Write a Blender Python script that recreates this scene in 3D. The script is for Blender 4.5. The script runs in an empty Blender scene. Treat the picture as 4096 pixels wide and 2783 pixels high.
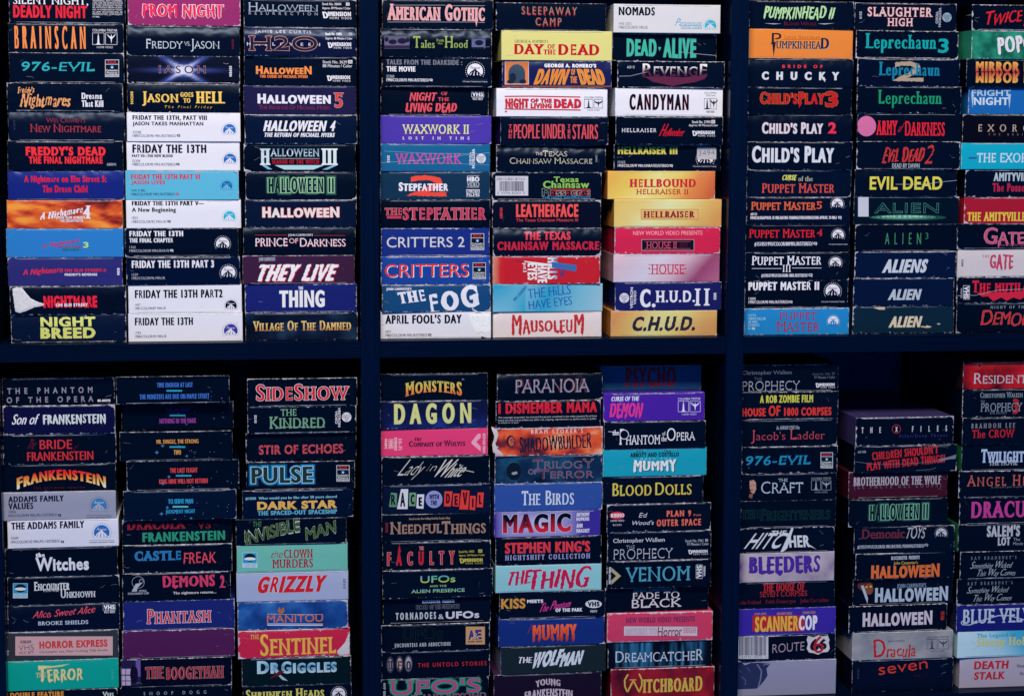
WORLD = 1.8; KEY = 72.0; FRONT = 15.0
import bpy, math, random
from mathutils import Vector, Matrix, noise
from mathutils.geometry import tessellate_polygon
SC = bpy.context.scene
C = SC.collection
MM = 0.001
# ---------------------------------------------------------------- camera (x along the shelf, y into it, z up; origin = foot of the middle bay's first stack)
FOC = 7800.0; PCX, PCY = 2048.0, 1391.5                      # focal length and centre, in pixels of the 4096-pixel photograph
d1 = Vector((57952, -674, FOC)).normalized()               # towards which the shelf runs, seen from the camera
d3 = Vector((-259, 68000, FOC)); d3 = (d3-d1*d3.dot(d1)).normalized()
d2 = d1.cross(d3)
def ray(px, py):
    r = Vector(((px-PCX)/FOC, (py-PCY)/FOC, 1))
    return Vector((r.dot(d1), r.dot(d2), -r.dot(d3)))
ZD = FOC*104/443                                           # a tape box is 104 mm wide
CAM = -ray(1750, 1300)*ZD
o = CAM+ray(1520, 1365)*(-CAM.y/ray(1520, 1365).y); CAM -= Vector((o.x, 0, o.z))
def at(px, py, y=0.0):
    """the point of the plane at depth y (mm) seen at photograph pixel px, py"""
    r = ray(px, py); t = (y-CAM.y)/r.y
    return CAM+r*t
cam = bpy.data.cameras.new('camera'); co = bpy.data.objects.new('camera', cam); C.objects.link(co)
cam.lens = FOC/4096*36; cam.sensor_width = 36; cam.clip_end = 20; cam.clip_start = .05
ex = Vector((d1.x, d2.x, -d3.x)); ey = -Vector((d1.y, d2.y, -d3.y)); ez = -Vector((d1.z, d2.z, -d3.z))
mw = Matrix((ex, ey, ez)).transposed().to_4x4(); mw.translation = CAM*MM; co.matrix_world = mw
SC.camera = co
# ---------------------------------------------------------------- light: a dim blue room and one soft ceiling lamp in front of the shelves
w = bpy.data.worlds.new('World'); SC.world = w; w.use_nodes = True
bg_ = w.node_tree.nodes['Background']; bg_.inputs[0].default_value = (.004, .06, .20, 1); bg_.inputs[1].default_value = WORLD
def lamp(name, loc, target, size, size_y, power, col):
    l = bpy.data.lights.new(name, 'AREA'); l.shape = 'RECTANGLE'; l.size = size; l.size_y = size_y; l.energy = power; l.color = col
    ob = bpy.data.objects.new(name, l); C.objects.link(ob); ob.location = loc
    ob.rotation_euler = (Vector(target)-Vector(loc)).to_track_quat('-Z', 'Y').to_euler()
    return ob
lamp('ceiling_light', (-.08, -1.45, 1.62), (.08, 0, -.02), 1.0, .5, KEY, (.88, .80, .72))
SC.view_settings.view_transform = 'Standard'; SC.view_settings.look = 'None'; SC.view_settings.exposure = 0; SC.view_settings.gamma = 1
SC.cycles.use_denoising = False
SC.cycles.max_bounces = 4
# ---------------------------------------------------------------- materials
def lin(h):
    h = h.lstrip('#'); v = [int(h[i:i+2], 16)/255 for i in (0, 2, 4)]
    return [x/12.92 if x <= .04045 else ((x+.055)/1.055)**2.4 for x in v]
TINT = (1.08, 1.06, .90)
def col(h): return tuple(min(.86, c*k) for c, k in zip(lin(h), TINT))
class NT:
    def __init__(s, name):
        s.m = bpy.data.materials.new(name); s.m.use_nodes = True; s.t = s.m.node_tree; s.b = s.t.nodes['Principled BSDF']
    def n(s, typ, ins=(), **k):
        nd = s.t.nodes.new('ShaderNode'+typ)
        for a, v in k.items(): setattr(nd, a, v)
        for i, v in dict(ins).items():
            if hasattr(v, 'node'): s.t.links.new(v, nd.inputs[i])
            else: nd.inputs[i].default_value = v
        return nd
    def mt(s, op, a, b=0, c=0, cl=False): return s.n('Math', {0: a, 1: b, 2: c}, operation=op, use_clamp=cl).outputs[0]
    def mix(s, f, a, b):
        nd = s.n('Mix', {0: f, 6: a, 7: b}, data_type='RGBA'); return nd.outputs[2]
    def link(s, a, b): s.t.links.new(a, s.b.inputs[b])
def card_material():
    g = NT('printed_card')
    tint = g.n('Attribute', attribute_name='tint').outputs['Color']
    face = g.n('Attribute', attribute_name='face').outputs['Vector']
    wear = g.n('Attribute', attribute_name='wear').outputs['Vector']; wear_a = g.n('Attribute', attribute_name='dent').outputs['Fac']
    fs = g.n('SeparateXYZ', {0: face}); ws = g.n('SeparateXYZ', {0: wear})
    u, v, sd = fs.outputs; ed, wr, ro = ws.outputs
    P = g.n('CombineXYZ', {0: u, 1: g.mt('MULTIPLY', v, 26), 2: g.mt('MULTIPLY', sd, 40)}).outputs[0]
    def noise_(scale, det=3, off=0): return g.n('TexNoise', {'Vector': g.n('VectorMath', {0: P, 1: (off, off, off)}, operation='ADD').outputs[0], 'Scale': scale, 'Detail': det, 'Roughness': .65}).outputs[0]
    dn = wear_a; n1 = noise_(.28, 4); n2 = noise_(1.1, 3, 31); n3 = noise_(.07, 1, 70)
    # worn rims: the print is rubbed off to the paper near the edges
    nl = noise_(.13, 1.5, 5)
    reach = g.mt('MULTIPLY', wr, g.mt('ADD', g.mt('ADD', .13, g.mt('MULTIPLY', g.mt('SUBTRACT', nl, .5), 1.5)), g.mt('ADD', g.mt('MULTIPLY', g.mt('POWER', n1, 6.0), 12), g.mt('MULTIPLY', g.mt('SUBTRACT', n2, .5), .25))))
    rim = g.mt('MULTIPLY', g.mt('SUBTRACT', reach, ed), 4.0, cl=True)
    rim = g.mt('MULTIPLY', rim, g.mt('ADD', .6, g.mt('MULTIPLY', nl, .6)), cl=True)
    spot = g.mt('MULTIPLY', g.mt('MULTIPLY', g.mt('SUBTRACT', g.mt('MULTIPLY', n2, n1), .44), 14, cl=True), g.mt('MULTIPLY', wr, .25, cl=True), cl=True)
    wm = g.mt('MAXIMUM', rim, spot)
    grain = g.mt('ADD', .90, g.mt('MULTIPLY', noise_(3.0, 2, 11), .2))
    base = g.n('VectorMath', {0: tint, 3: grain}, operation='SCALE').outputs[0]
    g.link(g.mix(wm, base, (.52, .50, .52, 1)), 'Base Color')
    g.link(g.mt('ADD', g.mt('ADD', .25, g.mt('MULTIPLY', n1, .08)), g.mt('MULTIPLY', wm, .4)), 'Roughness')
    g.b.inputs['Specular IOR Level'].default_value = .17; g.b.inputs['Specular Tint'].default_value = (.55, .72, 1, 1)
    t = g.mt('MULTIPLY', g.mt('SUBTRACT', v, g.mt('SUBTRACT', .66, g.mt('MULTIPLY', n3, .22))), 2.3, cl=True)
    roll = g.mt('MULTIPLY', g.mt('POWER', t, 2.0), g.mt('MULTIPLY', ro, 2.6))
    dent = g.mt('MULTIPLY', g.mt('ADD', g.mt('MULTIPLY', n3, .5), g.mt('MULTIPLY', n1, .05)), g.mt('ADD', .3, g.mt('MULTIPLY', dn, 2.2)))
    hgt = g.mt('SUBTRACT', g.mt('ADD', dent, g.mt('MULTIPLY', n2, .004)), roll)
    bp = g.n('Bump', {'Strength': 1.0, 'Distance': .001, 'Height': hgt})
    g.link(bp.outputs[0], 'Normal')
    return g.m
CARD = card_material()
def paper_material():
    g = NT('torn_paper')
    tint = g.n('Attribute', attribute_name='tint').outputs['Color']
    n = g.n('TexNoise', {'Vector': g.n('TexCoord').outputs['Object'], 'Scale': 450, 'Detail': 3}).outputs[0]
    base = g.n('VectorMath', {0: tint, 3: g.mt('ADD', .72, g.mt('MULTIPLY', n, .5))}, operation='SCALE').outputs[0]
    g.link(base, 'Base Color'); g.b.inputs['Roughness'].default_value = .9
    g.link(g.n('Bump', {'Strength': .35, 'Distance': .0003, 'Height': n}).outputs[0], 'Normal')
    return g.m
PAPER = paper_material()
def wood_material(name, c1, c2, axis, rough=.4, spec=.1):
    g = NT(name)
    sc = (2, 30, 160) if axis == 'x' else (160, 30, 2)
    mp = g.n('Mapping', {'Vector': g.n('TexCoord').outputs['Object'], 'Scale': sc}).outputs[0]
    n = g.n('TexNoise', {'Vector': mp, 'Scale': 3.0, 'Detail': 6, 'Roughness': .7}).outputs[0]
    k = g.mt('MULTIPLY', g.mt('SUBTRACT', n, .42), 3.2, cl=True)
    g.link(g.mix(k, c1, c2), 'Base Color'); g.b.inputs['Roughness'].default_value = rough; g.b.inputs['Specular IOR Level'].default_value = spec; g.b.inputs['Specular Tint'].default_value = (.4, .65, 1, 1)
    g.link(g.n('Bump', {'Strength': .5, 'Distance': .0006, 'Height': n}).outputs[0], 'Normal')
    return g.m
WOODX = wood_material('dark_stained_wood', (.0001, .003, .0145, 1), (.0005, .0055, .024, 1), 'x')
WOODB = wood_material('lifted_blue_back_board', (.002, .16, .40, 1), (.003, .19, .46, 1), 'x')  # blue raised in the colour itself to lighten the dark gaps between stacks
WOODZ = wood_material('dark_stained_wood_upright', (.0001, .003, .0145, 1), (.0005, .0055, .024, 1), 'z', .28, .25)
# ---------------------------------------------------------------- lettering
CHARS = "ABCDEFGHIJKLMNOPQRSTUVWXYZabcdefghijklmnopqrstuvwxyz0123456789&.,'-/#:!?()©—"
def _loops(body):
    cu = bpy.data.curves.new('glyph', 'FONT'); cu.body = body; cu.size = 1; cu.fill_mode = 'NONE'; cu.resolution_u = 5
    o = bpy.data.objects.new('glyph', cu)
    me = o.to_mesh()
    co = [(v.co.x, v.co.y) for v in me.vertices]
    nb = {}
    for e in me.edges:
        a, b = e.vertices
        nb.setdefault(a, []).append(b); nb.setdefault(b, []).append(a)
    seen = set(); out = []
    for s in range(len(co)):
        if s in seen or s not in nb: continue
        lp = [s]; seen.add(s); cur = s
        while True:
            nx = [q for q in nb[cur] if q not in seen]
            if not nx: break
            cur = nx[0]; seen.add(cur); lp.append(cur)
        pts = [co[i] for i in lp]
        cl = [pts[0]]
        for p in pts[1:]:
            if abs(p[0]-cl[-1][0])+abs(p[1]-cl[-1][1]) > .012: cl.append(p)
        if len(cl) > 1 and abs(cl[0][0]-cl[-1][0])+abs(cl[0][1]-cl[-1][1]) < .012: cl.pop()
        if len(cl) > 2: out.append(cl)
    o.to_mesh_clear(); bpy.data.objects.remove(o); bpy.data.curves.remove(cu)
    return out
def area(p): return sum(p[i-1][0]*p[i][1]-p[i][0]*p[i-1][1] for i in range(len(p)))/2
def inside(pt, poly):
    x, y = pt; r = False
    for i in range(len(poly)):
        (x1, y1), (x2, y2) = poly[i-1], poly[i]
        if (y1 > y) != (y2 > y) and x < (x2-x1)*(y-y1)/(y2-y1)+x1: r = not r
    return r
_bar = min(p[0] for l in _loops('|') for p in l)
GL = {}
for ch in CHARS:
    lp = _loops(ch); both = _loops(ch+'|')
    adv = max(min(p[0] for p in l) for l in both) - _bar
    fixed = []
    for k, l in enumerate(lp):                       # outer rings counter-clockwise, holes clockwise
        depth = sum(inside(l[0], m) for j, m in enumerate(lp) if j != k)
        if (area(l) > 0) == (depth % 2 == 1): l = l[::-1]
        fixed.append(l)
    GL[ch] = (adv, fixed)
GL[' '] = (0.28, [])
CAP = max(p[1] for l in GL['H'][1] for p in l); XH = max(p[1] for l in GL['x'][1] for p in l)
ASC = max(p[1] for l in GL['d'][1] for p in l)
STEM = 0.105
def offset(poly, dx, dy):
    """move every edge out along its normal by dx (upright edges) to dy (level edges)"""
    n = len(poly); out = []; N = []
    for i in range(n):
        a, b = poly[i], poly[(i+1) % n]; ux, uy = b[0]-a[0], b[1]-a[1]; l = math.hypot(ux, uy) or 1
        nx, ny = uy/l, -ux/l; N.append((nx, ny, dx*nx*nx+dy*ny*ny))
    lim = 1.7*max(abs(dx), abs(dy), 1e-9)
    for i in range(n):
        b = poly[i]; n1, n2 = N[i-1], N[i]; det = n1[0]*n2[1]-n1[1]*n2[0]
        if abs(det) > .25:
            ax = (n1[2]*n2[1]-n2[2]*n1[1])/det; ay = (n1[0]*n2[2]-n2[0]*n1[2])/det
        else: ax = (n1[0]*n1[2]+n2[0]*n2[2])/2; ay = (n1[1]*n1[2]+n2[1]*n2[2])/2
        l = math.hypot(ax, ay)
        if l > lim: ax *= lim/l; ay *= lim/l
        out.append((b[0]+ax, b[1]+ay))
    return out
def sound(rings):
    """does the outline still fill properly?"""
    if any((area(r) > 0) != s for r, s in rings): return False
    rr = [r for r, s in rings]; V, T = tess(rr); A = sum(area(r) for r in rr)
    B = sum(abs((V[j].x-V[i].x)*(V[k].y-V[i].y)-(V[k].x-V[i].x)*(V[j].y-V[i].y))/2 for i, j, k in T)
    return abs(A-B) < .03*abs(A)
def dense(poly, step):
    out = []
    for i in range(len(poly)):
        a, b = poly[i-1], poly[i]; n = max(1, int(math.hypot(b[0]-a[0], b[1]-a[1])/step))
        for k in range(n): out.append((a[0]+(b[0]-a[0])*k/n, a[1]+(b[1]-a[1])*k/n))
    return out
def terminals(poly, levels, sx, st, sf, drip, rnd):
    """serifs (sf) or pointed drips (drip) at the ends of stems; poly in final units, ccw"""
    n = len(poly); out = []; i = 0
    while i < n:
        a, b = poly[i], poly[(i+1) % n]; p, q = poly[i-1], poly[(i+2) % n]
        L = abs(b[0]-a[0])
        hit = None
        if abs(a[1]-b[1]) < .02*st and .15*sx < L < 2.6*sx:
            for lv in levels:
                if abs(a[1]-lv) < .04*st: hit = lv
            up = (p[1]-a[1], q[1]-b[1])
            if hit is not None and up[0]*up[1] > 0 and min(abs(up[0]), abs(up[1])) > .08*st:
                s = 1 if up[0] > 0 else -1           # stem goes up (s=1) from a bottom end
                d = 1 if b[0] > a[0] else -1
                if sf:
                    h = .055*st; e = sf
                    if sf > 0:
                        out += [(a[0], a[1]+s*h*2.2), (a[0]-d*e, a[1]+s*h), (a[0]-d*e, a[1]), (b[0]+d*e, b[1]), (b[0]+d*e, b[1]+s*h), (b[0], b[1]+s*h*2.2)]
                    i += 2
                    if i > n: out = out[1:]
                    continue
                if drip and s == 1:
                    out += [a, (a[0]+(b[0]-a[0])*rnd.uniform(.2, .8), a[1]-drip*rnd.uniform(.4, 1)), b]
                    i += 2
                    if i > n: out = out[1:]
                    continue
        if sf and abs(a[0]-b[0]) < .02*st and .1*sx < abs(b[1]-a[1]) < 1.8*sx and (p[0]-a[0])*(q[0]-b[0]) > 0 and min(abs(p[0]-a[0]), abs(q[0]-b[0])) > .08*st:
            # end of an arm (E, F, L, T, Z): a beak towards the inside
            mid = (a[1]+b[1])/2; top = mid > levels[1]*.5
            if abs(mid-levels[1]*.5) > levels[1]*.2:
                k = .12*st
                out += [(a[0], a[1]-(k if a[1] < b[1] else 0)) if top else (a[0], a[1]+(k if a[1] > b[1] else 0)),
                        (b[0], b[1]-(k if b[1] < a[1] else 0)) if top else (b[0], b[1]+(k if b[1] > a[1] else 0))]
                i += 2
                if i > n: out = out[1:]
                continue
        out.append(a); i += 1
    return out
STY = {
 'helv': dict(V=.27, H=.19), 'bold': dict(V=.29, H=.21), 'heavy': dict(V=.34, H=.25), 'sans': dict(V=.15, H=.13), 'thin': dict(V=.10, H=.09),
 'serif': dict(V=.17, H=.09, sf=.07), 'serifb': dict(V=.24, H=.13, sf=.08), 'serifh': dict(V=.30, H=.14, sf=.09), 'slab': dict(V=.24, H=.18, sf=.1),
 'serift': dict(V=.12, H=.06, sf=.05), 'drip': dict(V=.2, H=.15, drip=.22, jit=.018, rot=3), 'rough': dict(V=.2, H=.16, jit=.025, rot=3),
 'brush': dict(V=.18, H=.12, jit=.025, rot=6, sh=.18, bob=.06), 'script': dict(V=.12, H=.08, sh=.4, bob=.03), 'small': dict(V=.15, H=.12),
}
def lay(text, w, h, V=.2, H=.16, sf=0, sh=0, jit=0, rot=0, drip=0, arch=0, sc=0, big='', bigk=1.3, tr=0, bob=0, seed=1, grow=0, taper=0, wave=0, **_):
    """outlines of TEXT filling a w x h rectangle centred on the origin; list of glyphs, each a list of rings"""
    rnd = random.Random(seed*7919+len(text))
    items = []; x = 0; prev = ' '
    for i, ch in enumerate(text):
        k = 1.0; c = ch
        if sc and ch.isalpha() and prev.isalnum(): c = ch.upper(); k = sc
        elif sc and ch.islower() : c = ch.upper(); k = sc if prev.isalnum() or prev == "'" else 1
        if big and i in big: k = bigk
        adv, lp = GL.get(c, GL[' '])
        items.append((x, k, c, lp)); x += adv*k+tr; prev = ch
    if not any(it[3] for it in items): return []
    base = items; ex = 0
    for _it in range(3):
        items = [(x0+ex*i, k, c, lp) for i, (x0, k, c, lp) in enumerate(base)]
        allp = [(px*k+x0, py*k) for x0, k, c, lp in items for l in lp for px, py in l]
        nx0, nx1 = min(p[0] for p in allp), max(p[0] for p in allp); ny0, ny1 = min(p[1] for p in allp), max(p[1] for p in allp)
        caph = h*CAP/(ny1-ny0)
        mxs = w/(nx1-nx0)
        dxo = (V*caph-STEM*mxs)/2; dyo = (H*caph-STEM*caph/CAP*.9)/2
        dxo = max(-.03*mxs, min(dxo, .08*mxs)); dyo = max(-.02*caph, min(dyo, .055*caph))
        sfl = min(sf*caph, .07*mxs)
        ex = max(0, (2*dxo+sfl*.8)/mxs-.02)
    padx = dxo + (sfl*.7 if sf else 0) + abs(sh)*h*.5
    sx = (w-2*padx)/(nx1-nx0); sy = (h-2*dyo)/(ny1-ny0)
    out = []
    for idx, (x0, k, c, lp) in enumerate(items):
        gl = []
        if not lp: continue
        top = CAP if (c.isupper() or c.isdigit()) else XH
        lv = [-dyo, top*k*sy+dyo, ASC*k*sy+dyo]
        ang = math.radians(rnd.uniform(-rot, rot)); bb = rnd.uniform(-bob, bob)*h; gk = 1+rnd.uniform(-bob, bob)
        cx = (x0+.3*k)*sx; cy = .35*sy
        ls = [[((x0+px*k)*sx, py*k*sy) for px, py in l] for l in lp]
        rs = rnd.random()
        for fac in (1, .7, .45, .2, 0):
            r2 = random.Random(rs); gl = []; rings = []
            for l0 in ls:
                sg = area(l0) > 0
                l = offset(l0, dxo*fac, dyo*fac)
                if (sfl or drip) and fac > .1: l = terminals(l, [-dyo*fac, top*k*sy+dyo*fac, ASC*k*sy+dyo*fac], STEM*sx+2*dxo*fac, sy*CAP*k, sfl*(.8+.2*k), drip*h if sg else 0, r2)
                if jit or arch or wave or taper: l = dense(l, max(h*.09, .35))
                if grow: l = offset(l, grow*max(fac, .4), grow*max(fac, .4))
                q = []
                for px, py in l:
                    if jit: px += r2.uniform(-jit, jit)*h; py += r2.uniform(-jit, jit)*h
                    if ang or bb:
                        ux, uy = (px-cx), (py-cy)*gk; px = cx+ux*math.cos(ang)-uy*math.sin(ang); py = cy+ux*math.sin(ang)+uy*math.cos(ang)+bb
                    px += sh*py
                    q.append((px, py))
                gl.append(q); rings.append((q, sg))
            if sound(rings): break
            if fac == 0: gl = [q for q, sg in rings if (area(q) > 0) == sg]
        out.append(gl)
    ap = [p for g in out for l in g for p in l]
    x0, x1 = min(p[0] for p in ap), max(p[0] for p in ap); y0, y1 = min(p[1] for p in ap), max(p[1] for p in ap)
    mx, my = (x0+x1)/2, (y0+y1)/2
    fx = (w+2*grow)/(x1-x0); fy = (h+2*grow)/(y1-y0)
    res = []
    for g in out:
        gg = []
        for l in g:
            q = []
            for px, py in l:
                X = (px-mx)*fx; Y = (py-my)*fy; t = X/(w/2)
                if taper: Y *= 1-taper*(1-abs(t))
                if arch: Y = Y*(1-abs(arch)*.5)+arch*h*.25*(1-2*t*t)
                if wave: Y += wave*h*math.sin(t*5)
                q.append((X, Y))
            gg.append(q)
        res.append(gg)
    return res
def tess(rings):
    """rings (ccw outers, cw holes) -> verts, tris"""
    V, T = [], []
    outs = [r for r in rings if area(r) > 0]; holes = [r for r in rings if area(r) <= 0]
    for r in outs:
        grp = [r]+[h for h in holes if inside(h[0], r)]
        vs = [Vector((p[0], p[1], 0)) for q in grp for p in q]
        b = len(V); V += vs
        T += [(i+b, j+b, k+b) for i, j, k in tessellate_polygon([[Vector((p[0], p[1], 0)) for p in q] for q in grp])]
    return V, T
# ---------------------------------------------------------------- the tape boxes, stack by stack, top to bottom
# tile = where the close-up starts; x, y in close-up pixels (2.256 per photo pixel); T text, R bar, O disc, Y polygon, L line
TL = dict(A=(0, 0), B=(500, 0), C=(0, 680), D=(500, 680), E=(1480, 0), F=(1980, 0), G=(1480, 680), H=(1980, 680), I=(2900, 0), J=(3416, 0), K=(2900, 680), M=(3416, 680),
          a=(0, 1380), b=(500, 1380), c=(0, 2083), d=(500, 2083), e=(1480, 1380), f=(1980, 1380), g=(1480, 2083), h=(1980, 2083), i=(2900, 1380), j=(3416, 1380), k=(2900, 2083), m=(3416, 2083))
WH = '#dcdcf0'; GY = '#a8adc4'; BK = '#020b20'; NV = '#061230'; DK = '#01091c'; RD = '#d8283c'; PK = '#e0486a'; OR = '#f08a4a'; CY = '#16a0b8'; YL = '#e6cf62'; LB = '#5aa8e8'; GN = '#7fb28a'
def T(t, x0, y0, x1, y1, c=WH, s='helv', **k): return ('T', t, x0, y0, x1, y1, c, s, k)
def S(t, x0, y0, x1, y1, c=WH, s='small', **k): return ('T', t, x0, y0, x1, y1, c, s, dict(k, n='small_print'))
def R(x0, y0, x1, y1, c, n='print', **k): return ('Y', [(x0, y0), (x1, y0), (x1, y1), (x0, y1)], c, n, k)
def O(x, y, rx, ry, c, n='print', **k): return ('O', x, y, rx, ry, c, n, k)
def Y(p, c, n='print', **k): return ('Y', p, c, n, k)
def L(p, w, c, n='print'): return ('L', p, w, c, n)
def PM(x, y, r, disc=WH, hill=BK, name=BK, dots=None): return ('PM', x, y, r, disc, hill, name, dots or disc)
def TS(x0, y0, x1, y1, c=WH, two=0): return ('TS', x0, y0, x1, y1, c, two)
def RCA(x0, y0, x1, y1): return ('RCA', x0, y0, x1, y1)
def DIM(x0, y0, x1, y1, c=WH): return ('DIM', x0, y0, x1, y1, c)
def VB(x, y, r, c=WH): return ('VB', x, y, r, c)
def VH(x0, y0, x1, y1, c=WH, r=0): return ('VH', x0, y0, x1, y1, c, r)
def CC(x0, y0, x1, y1, c=WH): return ('CC', x0, y0, x1, y1, c)
def Q(x, y, c, r=14): return ('Q', x, y, r, c)
def BAR(x0, y0, x1, y1, seed, n=0): return ('BAR', x0, y0, x1, y1, seed)
def TORN(p, c='#d2d2e0'): return ('TORN', p, c)
STK = {}
STK['upper left', 'left'] = [
 ('A', 80, 1130, -50, 208, BK, 'glossy black with white serif over crumpled red letters', [T('SILENT NIGHT,', 118, -30, 795, 55, WH, 'serif'), T('DEADLY NIGHT', 118, 50, 785, 165, RD, 'bold'),
   S('WARNING: ANY COMMER-', 835, 3, 1105, 18), S('CIAL USE OR DUPLICATION', 835, 22, 1105, 37), S('OF THIS COPYRIGHT MATER-', 835, 42, 1105, 57), S('IAL WITHOUT PRIOR LICENS-', 835, 62, 1105, 77), S('ING, IS FORBIDDEN BY FEDER-', 835, 83, 1105, 98), S('AL LAW. VIOLATORS WILL BE', 835, 103, 1105, 118), S('PROSECUTED. COPYRIGHT', 835, 123, 1105, 138), S('©1986.', 835, 145, 900, 160)], dict(roll=.3, dent=1, wear=.6)),
 ('A', 72, 1115, 220, 470, BK, 'black with tall thin orange capitals', [T('BRAINSCAN', 130, 235, 772, 445, '#f0874c', 'helv', tr=.42, V=.16, H=.07), TS(833, 265, 1058, 437)], dict(roll=.2)),
 ('A', 82, 1120, 485, 745, BK, 'black with turquoise slanted letters and framed colour emblem', [T('976-EVIL', 195, 560, 855, 645, '#2ba6b8', 'slab', sh=.15, jit=.012), RCA(948, 540, 1075, 697)], {}),
 ('A', 62, 1110, 755, 1003, BK, 'black with ragged peach lettering and white words', [T("Freddy's", 160, 785, 312, 865, '#dc9a6a', 'brush'), T('Nightmares', 175, 845, 640, 985, '#dc9a6a', 'brush'), T('Dreams', 737, 840, 920, 897), T('That Kill', 737, 908, 933, 967)], dict(roll=.2, dent=.6)),
 ('A', 72, 1125, 1015, 1270, '#050e28', 'sheened blue-black with dull red serif letters', [T("WES CRAVEN'S", 415, 1063, 768, 1108, '#8c3040', 'serift', big=(0, 4)), T('NEW NIGHTMARE', 272, 1122, 912, 1195, '#9a3442', 'serif', big=(0, 4)), S('N4019', 118, 1090, 138, 1172, '#3a3f58', rot=-90)], dict(roll=1)),
 ('A', 68, 1110, 1278, 1538, BK, 'black with two lines of cracked red letters', [T("FREDDY'S DEAD", 232, 1322, 955, 1408, '#e8323f', 'heavy', jit=.02), T('THE FINAL NIGHTMARE', 260, 1412, 928, 1480, '#e8323f', 'heavy', jit=.02), S('N4089', 965, 1472, 1046, 1497, GY, rot=180)], {}),
 ('C', 68, 1120, 10, 268, '#16247a', 'deep blue with two lines of condensed red letters', [T('A Nightmare on Elm Street 5:', 218, 52, 962, 128, '#c81e3c', 'heavy'), T('The Dream Child', 383, 138, 790, 205, '#c81e3c', 'heavy')], dict(roll=.8)),
 ('C', 60, 1105, 278, 525, 'fire', 'flame orange with white scrawled letters', [T('A Nightmare', 358, 318, 750, 470, WH, 'brush', V=.26, rot2=10), T('4', 748, 322, 818, 440, WH, 'serifb'), T('ON ELM STREET', 530, 418, 770, 442, WH, 'bold'), T('THE DREAM MASTER', 545, 446, 752, 472, WH, 'sans')], dict(side='#d8a040')),
 ('C', 55, 1112, 535, 785, '#2a78c8', 'sky blue with dull red scrawl and pale three', [T('A Nightmare', 378, 608, 722, 722, '#b42c58', 'brush', V=.26, rot2=10), T('3', 750, 650, 800, 703, '#a8d89a', 'heavy', sho=('#28406a', 4, 3)), T('ON ELM STREET', 530, 684, 745, 704, '#9a2850', 'bold'), T('DREAM WARRIORS', 565, 708, 715, 730, '#1e6a4a', 'bold')], {}),
 ('C', 70, 1105, 795, 1040, '#2a2a72', 'indigo with red scrawl and small white capitals', [T('A Nightmare', 205, 868, 570, 962, '#cc2c4c', 'brush', V=.26, rot2=4), T('ON ELM STREET-2', 583, 892, 957, 920, '#d02a48', 'heavy'), T("FREDDY'S REVENGE", 583, 932, 877, 955, WH, 'bold'), S('M838', 1056, 885, 1080, 948, WH, 'bold', rot=90)], {}),
 ('C', 90, 1138, 1052, 1298, BK, 'black with red letters and a white tear', [T('NIGHTMARE', 390, 1130, 878, 1243, '#e8243e', 'heavy', jit=.03), T('ON ELM STREET', 505, 1203, 792, 1231, WH, 'bold'), TORN([(112, 1068), (150, 1058), (200, 1062), (235, 1110), (280, 1160), (345, 1190), (405, 1210), (390, 1225), (320, 1235), (250, 1265), (180, 1290), (140, 1275), (125, 1180)])], dict(roll=.6, dent=1, wear=1)),
 ('C', 98, 1138, 1315, 1553, NV, 'blue-black with two rows of yellow-green capitals', [T('NIGHT', 363, 1325, 860, 1415, '#cdd278', 'heavy', jit=.02), T('BREED', 363, 1420, 862, 1522, '#cdd278', 'heavy', jit=.02)], dict(roll=.6, wear=1.3)),
]
def FRI(x, t1, y1, x1, t2, y2, x2, no, yn, inf, yi, xi, col, dim, lg, h1=52, h2=44, q=1, xn=75):
    r = [T(t1, x, y1, x1, y1+h1, col), S(no, x, yn, x+xn, yn+22, dim, 'sans'), S(inf, x, yi, xi, yi+24, dim, 'sans')]
    if t2: r.append(T(t2, x, y2, x2, y2+h2, col))
    if q: r.append(Q(xi+20, yi+10, col))
    return r+[lg]
KB = '#141832'; PB = '#2468b8'
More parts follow.
